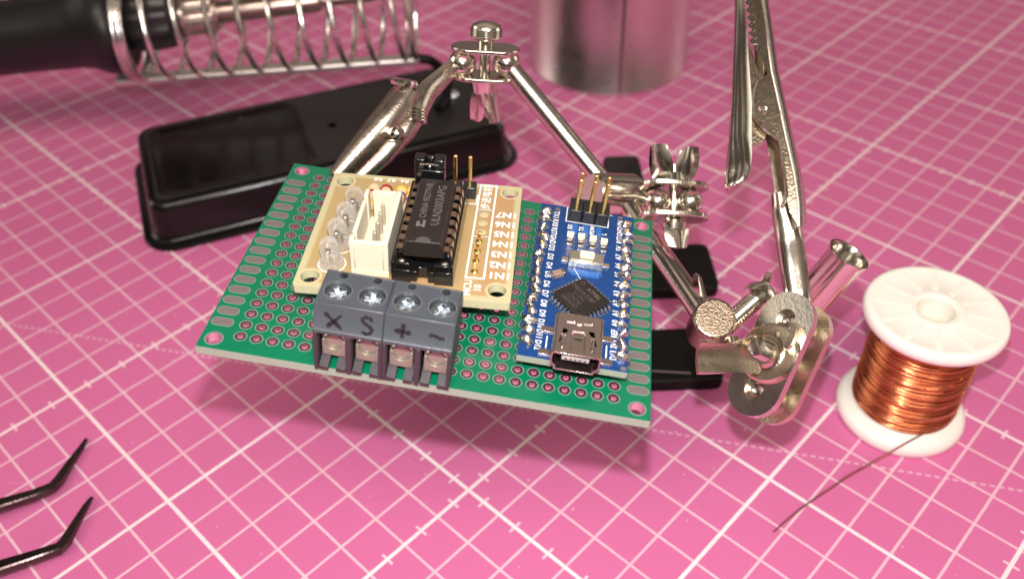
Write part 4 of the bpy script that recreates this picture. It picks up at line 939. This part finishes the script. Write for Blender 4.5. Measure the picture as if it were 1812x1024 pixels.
# pivot ear of the left jaw between the walls, rivet, teeth
mb = MB(); wall(mb, [cp(*p) for p in ((252, 120), (275, 165), (300, 240), (340, 300), (350, 370), (335, 440), (318, 475), (282, 492), (252, 476))], 1.3); HB(mb, 'clip_ear', NICKEL_ROUGH)
pv = pz(1351, 194, zc_(194))
rim_px = [cp(*p) for p in ((304, 270), (290, 310), (286, 345), (291, 380), (305, 412), (330, 436), (356, 454), (377, 474), (386, 530), (394, 580), (402, 655), (388, 695))]
mb = MB(); mb.tube([pz(u, v, zc_(v)) + nv * 0.15 for u, v in rim_px], 0.42, 8); HB(mb, 'clip_rim', NICKEL)
mb = MB(); mb.lathe([(0.35, -5.2), (0.8, -5.2), (0.8, 0.3), (0.95, 0.35), (0.95, 0.6), (0.7, 0.75), (0.42, 0.7), (0.35, 0.3)], frame(pv, nv), 20, closed=True); HB(mb, 'rivet', NICKEL, bevel=0.05)
mb = MB(); zz = [(305, 152), (286, 140), (301, 126), (283, 114), (298, 100), (280, 88), (294, 74), (277, 62), (291, 48), (275, 36), (288, 22), (273, 10), (286, -4)]
wall(mb, [cp(x - 10, y) for x, y in zz] + [cp(x + 4, y) for x, y in zz[::-1]], -0.14, 0.5); HB(mb, 'clip_teeth', NICKEL, bevel=0.1)
# left clip, biting the back corner of the board
spec = interp([(714, 150, 91, 4.4, 1.6), (696, 170, 90, 5.7, 3.0), (671, 201, 88.3, 5.5, 3.2), (641, 238, 86, 4.8, 3.0), (612, 274, 83.6, 3.7, 2.4), (588, 306, 81.5, 2.5, 1.8)], 4)
upl = (-RIGHT * .55 + UPV * .25 + TOCAM(pz(640, 240, 85)) * 0.75)
mb = MB(); channel(mb, [pz(a, b, c) for a, b, c, _, _ in spec], upl, [s[3] for s in spec], [s[4] for s in spec], 0.6, 11); HB(mb, 'clip_jaw', NICKEL_SATIN)
mb = MB(); mb.lathe([(0.9, 0), (2.6, 0.0), (2.9, 0.6), (2.5, 1.1), (0.9, 0.9)], frame(pz(714, 151, 90.5), UPV - FWD * .3 + RIGHT * .2), 24, closed=True); HB(mb, 'clip_handle_curl', NICKEL)
spec = interp([(822, 108, 88, 2.8, 1.6), (790, 142, 87.5, 3.6, 1.8), (768, 165, 87, 4.2, 2.2), (754, 194, 86.2, 4.4, 3.0), (728, 236, 84.0, 4.3, 3.6), (688, 280, 81.0, 3.7, 3.0), (640, 320, 78.4, 2.8, 2.2)], 4)
mb = MB(); channel(mb, [pz(a, b, c) for a, b, c, _, _ in spec], (RIGHT * .62 - UPV * .3 + TOCAM(pz(720, 230, 84)) * 0.55), [s[3] for s in spec], [s[4] for s in spec], 0.6, 11); HB(mb, 'clip_jaw', NICKEL_SATIN)
pv2 = pz(703, 237, 86.5); nv2 = (TOCAM(pv2) + RIGHT * .35).normalized()
mb = MB(); mb.lathe([(0, 1.2), (0.9, 1.0), (1.4, 0.3), (1.4, -4), (0, -4)], frame(pv2, nv2), 20); HB(mb, 'rivet', NICKEL)
mb = MB()
for w_ in range(4): mb.lathe([(1.7 + .3 * math.cos(a), .3 * math.sin(a)) for a in [2 * PI * q / 8 for q in range(8)]], frame(pz(738, 196, 86.8) - UPV * 0.62 * w_, UPV + RIGHT * .2), 18, closed=True)
HB(mb, 'clip_spring', NICKEL)

# ================================================================== soldering iron stand
BX = V((0.9372, 0.3489, 0)); BY = V((-0.3489, 0.9372, 0)); P0 = V((-111.2, 224.6, 0)); BLn, BWd = 121.0, 54.0
SM = Matrix(((BX.x, BY.x, 0, P0.x), (BX.y, BY.y, 0, P0.y), (0, 0, 1, 0), (0, 0, 0, 1)))
stand = thing('soldering_stand', 'long black pressed metal stand with coiled wire holder on a flat bar', 'soldering stand', mm(SM))
def loop_ring(mb, loops, mi=0, cap0=False, cap1=False):   # loops: list of (poly, z) all with equal length
    n = len(loops[0][0]); vs = [(x, y, z) for poly, z in loops for x, y in poly]; fs = []
    for i in range(len(loops) - 1):
        for j in range(n): fs.append((i * n + j, i * n + (j + 1) % n, (i + 1) * n + (j + 1) % n, (i + 1) * n + j))
    if cap0: fs.append(tuple(range(n))[::-1])
    if cap1: fs.append(tuple((len(loops) - 1) * n + j for j in range(n)))
    mb.add(vs, fs, mi)
def off(d, r, x1=BLn): return rrect(-d, -d, x1 + d, BWd + d, max(r + d, 0.6), 8)
mb = MB()
lp = [(off(3.2, 7), 0.0), (off(3.6, 7), 0.8), (off(3.2, 7), 1.6), (off(1.2, 7), 1.9), (off(0.3, 7), 2.6), (off(0, 7), 4.0), (off(-0.8, 7), 12.4), (off(-1.3, 7), 13.9), (off(-2.4, 7), 14.8), (off(-3.8, 7), 15.0)]
loop_ring(mb, lp, 0, True, False)
inner = rrect(5, 5, 55.5, BWd - 5, 5, 8)
hole = circ(64.5, 26, 1.5, 20)
mb.prism(lp[-1][0], 14.9, 15.0, 1, None, [inner, hole])
def ins_(d): return rrect(5 + d, 5 + d, 55.5 - d, BWd - 5 - d, 5, 8)
mb2 = MB(); loop_ring(mb2, [(ins_(0), 15.0), (ins_(0.9), 14.85), (ins_(2.0), 14.35), (ins_(3.4), 14.1), (ins_(5.5), 14.0)], 0, False, True)
sb = mb.build('stand_base', [BLACK_PAINT, BLACK_SATIN], stand, True, smooth=40)
mb2.keep = False; mb2.build('sponge_tray', BLACK_PAINT, sb, True, smooth=40)
# coil
cl_, cr_ = pd(238, 52, 304), pd(741, 27, 310); cax = (cr_ - cl_).normalized(); cu = UPV - cax * UPV.dot(cax); cu.normalize(); cv = cax.cross(cu)
cd = cl_.lerp(cr_, 0.0); CL = (cr_ - cl_).length
pts = []; N_ = 620; turns_tight, turns = 3.4, 9.0
for i in range(N_ + 1):
    q = i / N_
    tt = q * (turns_tight + turns + 1.6)
    if tt < turns_tight: x = 3.0 * tt / turns_tight - 2.0
    elif tt < turns_tight + turns: x = 1.0 + (CL - 6.0) * (tt - turns_tight) / turns
    else: x = CL - 5.0 + 4.6 * (tt - turns_tight - turns) / 1.6
    rr = 16.4 - 2.3 * max(0, x) / CL; a = 2 * PI * tt + 1.2
    pts.append(cl_ + cax * x + cu * (rr * math.cos(a)) + cv * (rr * math.sin(a)))
mb = MB(); mb.tube(pts, 0.95, 10); mb.build('wire_coil', STEEL_WIRE, stand)
b0, b1 = pz(205, 143, 27.2), pz(742, 104, 27.4); bd = (b1 - b0).normalized()
mb = MB(); Mb = frame(b0, bd, V((0, 0, 1))); w_ = (b1 - b0).length
mb.prism([(-1.3, -2.6), (1.3, -2.6), (1.3, 2.6), (-1.3, 2.6)], 0, w_, 0, Mb); mb.build('holder_bar', mat('dull_steel_bar', (0.66, 0.62, 0.58), 0.42, 0.85), stand, bevel=1.1, seg=4)
mb = MB(); e_ = pz(792, 178, 15.5); mb.tube([b1 - bd * 4, b1, b1 + V((3.5, 0, -0.6)), b1 + V((6.5, 1, -3.5)), e_ + V((0.5, 0.5, 6)), e_ + V((0, 0, 2)), e_ + V((-1.0, -2, 0.8)), e_ + V((-3, -7, 0.8))], 1.7, 12)
mb.build('bracket_rod', IRON_BLACK, stand)
mb = MB(); mb.lathe([(2.6, 0), (2.6, 1.2), (1.8, 2.0), (0, 2.2)], frame(pz(800, 172, 15.0), (0, 0, 1)), 20); mb.build('screw', SCREW, stand)
# ================================================================== soldering iron resting in the coil
i0, i1 = pd(-260, 100, 297), pd(560, 2, 306); ia = (i1 - i0).normalized()
def ipt(u): return i0 + (i1 - i0) * ((u + 260) / 820.0)
iron = thing('soldering_iron', 'black handled soldering iron resting in the wire coil', 'soldering iron', Matrix.Translation(i0 * S))
Mi = frame(i0, ia); LL = (i1 - i0).length; X_ = lambda u: LL * (u + 260) / 820.0
mb = MB(); mb.lathe([(0, 0), (9, 0.2), (11.5, 3), (12.0, 8), (11.7, X_(-60)), (12.1, X_(60)), (12.6, X_(130)), (13.4, X_(150)), (15.4, X_(172)), (16.2, X_(190)), (16.0, X_(204)), (14.5, X_(216)), (10, X_(222)), (8, X_(226))], Mi, 48)
mb.build('handle', RUBBER, iron, smooth=50)
mb = MB(); n = 40
prof = [(8.0, X_(222)), (9.6, X_(232)), (9.9, X_(250)), (9.7, X_(280)), (9.2, X_(300)), (7.4, X_(308)), (5.5, X_(314)), (3.0, X_(316))]
vs = []
for r, h in prof:
    for j in range(n): rr = r * (0.93 if (j // 2) % 2 and 0 < prof.index((r, h)) < 5 else 1.0); vs.append((rr * math.cos(2 * PI * j / n), rr * math.sin(2 * PI * j / n), h))
mb.add(vs, [(i * n + j, i * n + (j + 1) % n, (i + 1) * n + (j + 1) % n, (i + 1) * n + j) for i in range(len(prof) - 1) for j in range(n)], 0, Mi); mb.build('ribbed_nut', BLACK, iron, smooth=30)
mb = MB(); n = 64
for h0, h1, r in ((X_(318), X_(326), 5.6), (X_(326), X_(376), 6.4), (X_(376), X_(384), 5.4)):
    vs = [((r * (1.0 if j % 2 or r < 6 else 0.965)) * math.cos(2 * PI * j / n), (r * (1.0 if j % 2 or r < 6 else 0.965)) * math.sin(2 * PI * j / n), h) for h in (h0, h1) for j in range(n)]
    mb.add(vs, [(j, (j + 1) % n, n + (j + 1) % n, n + j) for j in range(n)] + [tuple(range(n))[::-1], tuple(n + j for j in range(n))], 0, Mi)
mb.build('knurled_nut', mat('bronze_steel', (0.60, 0.52, 0.46), 0.3, 1.0), iron, smooth=20)
mb = MB(); mb.lathe([(3.7, X_(300)), (3.7, X_(560)), (3.4, X_(566)), (2.4, X_(570)), (2.4, X_(660)), (0.4, X_(700)), (0, X_(700))], Mi, 28); mb.build('heating_shaft', mat('heat_stained_steel', (0.36, 0.29, 0.25), 0.3, 1.0, 0.2, 60), iron)

# ================================================================== tin can
can = thing('tin_can', 'plain brushed metal can with a vertical seam behind the metal arms', 'can', Matrix.Translation(V((43.3, 342.4, 0)) * S))
mb = MB(); R0 = 31.9; H = 78
mb.lathe([(0, 0.6), (R0 - 2.0, 0.6), (R0 - 1.2, 0.0), (R0 - 0.3, 0.0), (R0 + 0.15, 0.5), (R0 + 0.15, 1.7), (R0 - 0.25, 2.2), (R0 - 0.3, H - 3), (R0 + 0.2, H - 2), (R0 + 0.2, H - 0.4), (R0 - 0.4, H), (R0 - 1.0, H - 0.4), (R0 - 1.0, 1.0), (0, 1.0)], None, 96)
cb = mb.build('can_body', CAN, can, True, smooth=40)
mb = MB(); a = math.radians(-90 + 2.0); Ms = frame(V((R0 * math.cos(a), R0 * math.sin(a), 0)), (0, 0, 1), (math.cos(a), math.sin(a), 0))
mb.prism([(-0.35, -0.75), (0.05, -0.6), (0.12, 0.6), (-0.35, 0.75)], 1.9, H - 2.5, 0, Ms); mb.build('can_seam', mat('dark_seam_metal', (0.26, 0.22, 0.21), 0.4, 1.0), can, True)

# ================================================================== spool of copper wire
spo = thing('wire_spool', 'white plastic spool wound with shiny copper wire, one loose end', 'wire spool', Matrix.Translation(V((95.5, 147.3, 0)) * S))
mb = MB()
prof = [(3.4, 0.6), (13.6, 0.0), (14.7, 0.5), (15.2, 1.8), (14.9, 3.4), (13.6, 4.5), (9.0, 6.0), (9.0, 30.2), (14.4, 31.4), (15.4, 32.2), (15.7, 33.4), (15.4, 34.6), (14.9, 35.1), (13.9, 35.2), (13.3, 34.95), (6.6, 34.95), (6.0, 35.25), (4.6, 35.25), (4.1, 34.9), (3.7, 30.0), (3.4, 20)]
mb.lathe(prof, None, 72, closed=True)
for i in range(12):                              # shallow ribs moulded in the top flange
    M = Matrix.Rotation(2 * PI * i / 12 + 0.2, 4, 'Z'); mb.box(6.5, -0.7, 34.8, 13.4, 0.7, 35.02, 0, M)
sbdy = mb.build('spool_body', SPOOL, spo, True, smooth=40, bevel=0.12)
mb = MB(); mb.prism(circ(0, 0, 3.75, 30), 29.4, 30.0); mb.build('core_plug', mat('greyish_core', (0.62, 0.62, 0.50), 0.45, 0, 0.05), spo, True)
mb = MB(); rnd = random.Random(4); pts = []; rw = 0.27; turns = 48; N_ = turns * 40
ph = [rnd.uniform(0, 6.28) for _ in range(8)]
for layer in range(2):
    pts = []
    for i in range(N_ + 1):
        q = i / N_; a = 2 * PI * turns * q * (1 if layer == 0 else -1)
        if layer == 0: z = 5.7 + 25.2 * q; r = 11.2 + 0.12 * math.sin(q * 40)
        else: z = 5.9 + 24.8 * q + 0.5 * math.sin(a + q * 23) + 0.55 * math.sin(2 * PI * q * 7 + ph[1]); r = 11.62 + 0.16 * math.sin(q * 31 + ph[2]) + 0.10 * math.sin(a * 0.37 + ph[3])
        pts.append((r * math.cos(a), r * math.sin(a), min(30.9, max(5.6, z))))
    mb.tube(pts, rw + 0.05, 7)
for b_ in range(26):                              # crossed strands on the outside
    a0 = rnd.uniform(0, 6.28); z0 = rnd.uniform(6.2, 29); sl = rnd.uniform(-1.6, 1.6); sp_ = rnd.uniform(1.5, 4.5)
    mb.tube([((11.95 + rnd.uniform(0, .1)) * math.cos(a0 + sp_ * q / 24), (11.95) * math.sin(a0 + sp_ * q / 24), max(5.7, min(30.6, z0 + sl * q / 24))) for q in range(25)], rw + 0.02, 7)
mb.build('copper_winding', COPPER, spo, True, smooth=60)
wp = [pz(1689, 690, 8.5), pz(1684, 718, 7.2), pz(1668, 742, 6.2), pz(1645, 760, 6.2), pz(1600, 785, 5.6), pz(1545, 816, 3.6), pz(1500, 842, 2.6), pz(1468, 864, 2.2), pz(1432, 888, 1.6), pz(1400, 913, 1.0), pz(1369, 940, 0.4)]
sm = []
for i in range(len(wp) - 1):
    p0, p1, p2, p3 = wp[max(i - 1, 0)], wp[i], wp[i + 1], wp[min(i + 2, len(wp) - 1)]
    for q in range(6):
        t = q / 6; sm.append(0.5 * ((2 * p1) + (p2 - p0) * t + (2 * p0 - 5 * p1 + 4 * p2 - p3) * t * t + (3 * p1 - p0 - 3 * p2 + p3) * t ** 3))
sm.append(wp[-1]); mb = MB(); mb.tube(sm, 0.2, 8); mb.build('loose_wire', mat('dark_copper_wire', (0.38, 0.14, 0.10), 0.35, 0.8), spo)

# ================================================================== tweezers
tw = thing('tweezers', 'dark steel tweezers with two bent pointed tips at the mat corner', 'tweezers', Matrix.Translation(pz(-60, 960, 6) * S))
def tine(pts):
    mb = MB(); rows = []
    P = [pz(u, v, z) for u, v, z, _, _ in pts]
    for i, p in enumerate(P):
        t = (P[min(i + 1, len(P) - 1)] - P[max(0, i - 1)]).normalized(); up = V((0, 0, 1)); s = t.cross(up).normalized(); up = s.cross(t); w, h = pts[i][3] / 2, pts[i][4] / 2
        rows.append([p + s * (w * x) + up * (h * y) for x, y in ((-1, -.7), (-.7, -1), (.7, -1), (1, -.7), (1, .7), (.7, 1), (-.7, 1), (-1, .7))])
    n = 8; vs = [q for r in rows for q in r]
    fs = [(i * n + j, i * n + (j + 1) % n, (i + 1) * n + (j + 1) % n, (i + 1) * n + j) for i in range(len(rows) - 1) for j in range(n)] + [tuple(range(n))[::-1], tuple((len(rows) - 1) * n + j for j in range(n))]
    mb.add(vs, fs); return mb.build('tweezer_arm', TWEEZ, tw, smooth=30, bevel=0.08)
tine([(-420, 985, 11, 5.5, 2.6), (-150, 935, 8.5, 4.2, 2.4), (0, 893, 6.0, 2.9, 2.1), (60, 875, 4.6, 2.5, 2.0), (92, 862, 3.8, 2.4, 1.9), (104, 850, 3.4, 2.4, 1.8), (125, 818, 2.9, 1.8, 1.4), (143, 793, 2.4, 1.4, 1.0), (153, 776, 2.0, 0.85, 0.6)])
tine([(-420, 1010, 10, 5.5, 2.6), (-150, 1040, 8, 4.2, 2.4), (0, 1003, 6.5, 2.9, 2.1), (60, 984, 5.4, 2.5, 2.0), (104, 969, 4.6, 2.4, 1.9), (116, 957, 4.2, 2.4, 1.8), (135, 924, 3.6, 1.8, 1.4), (152, 895, 3.0, 1.4, 1.0), (163, 879, 2.6, 0.85, 0.6)])
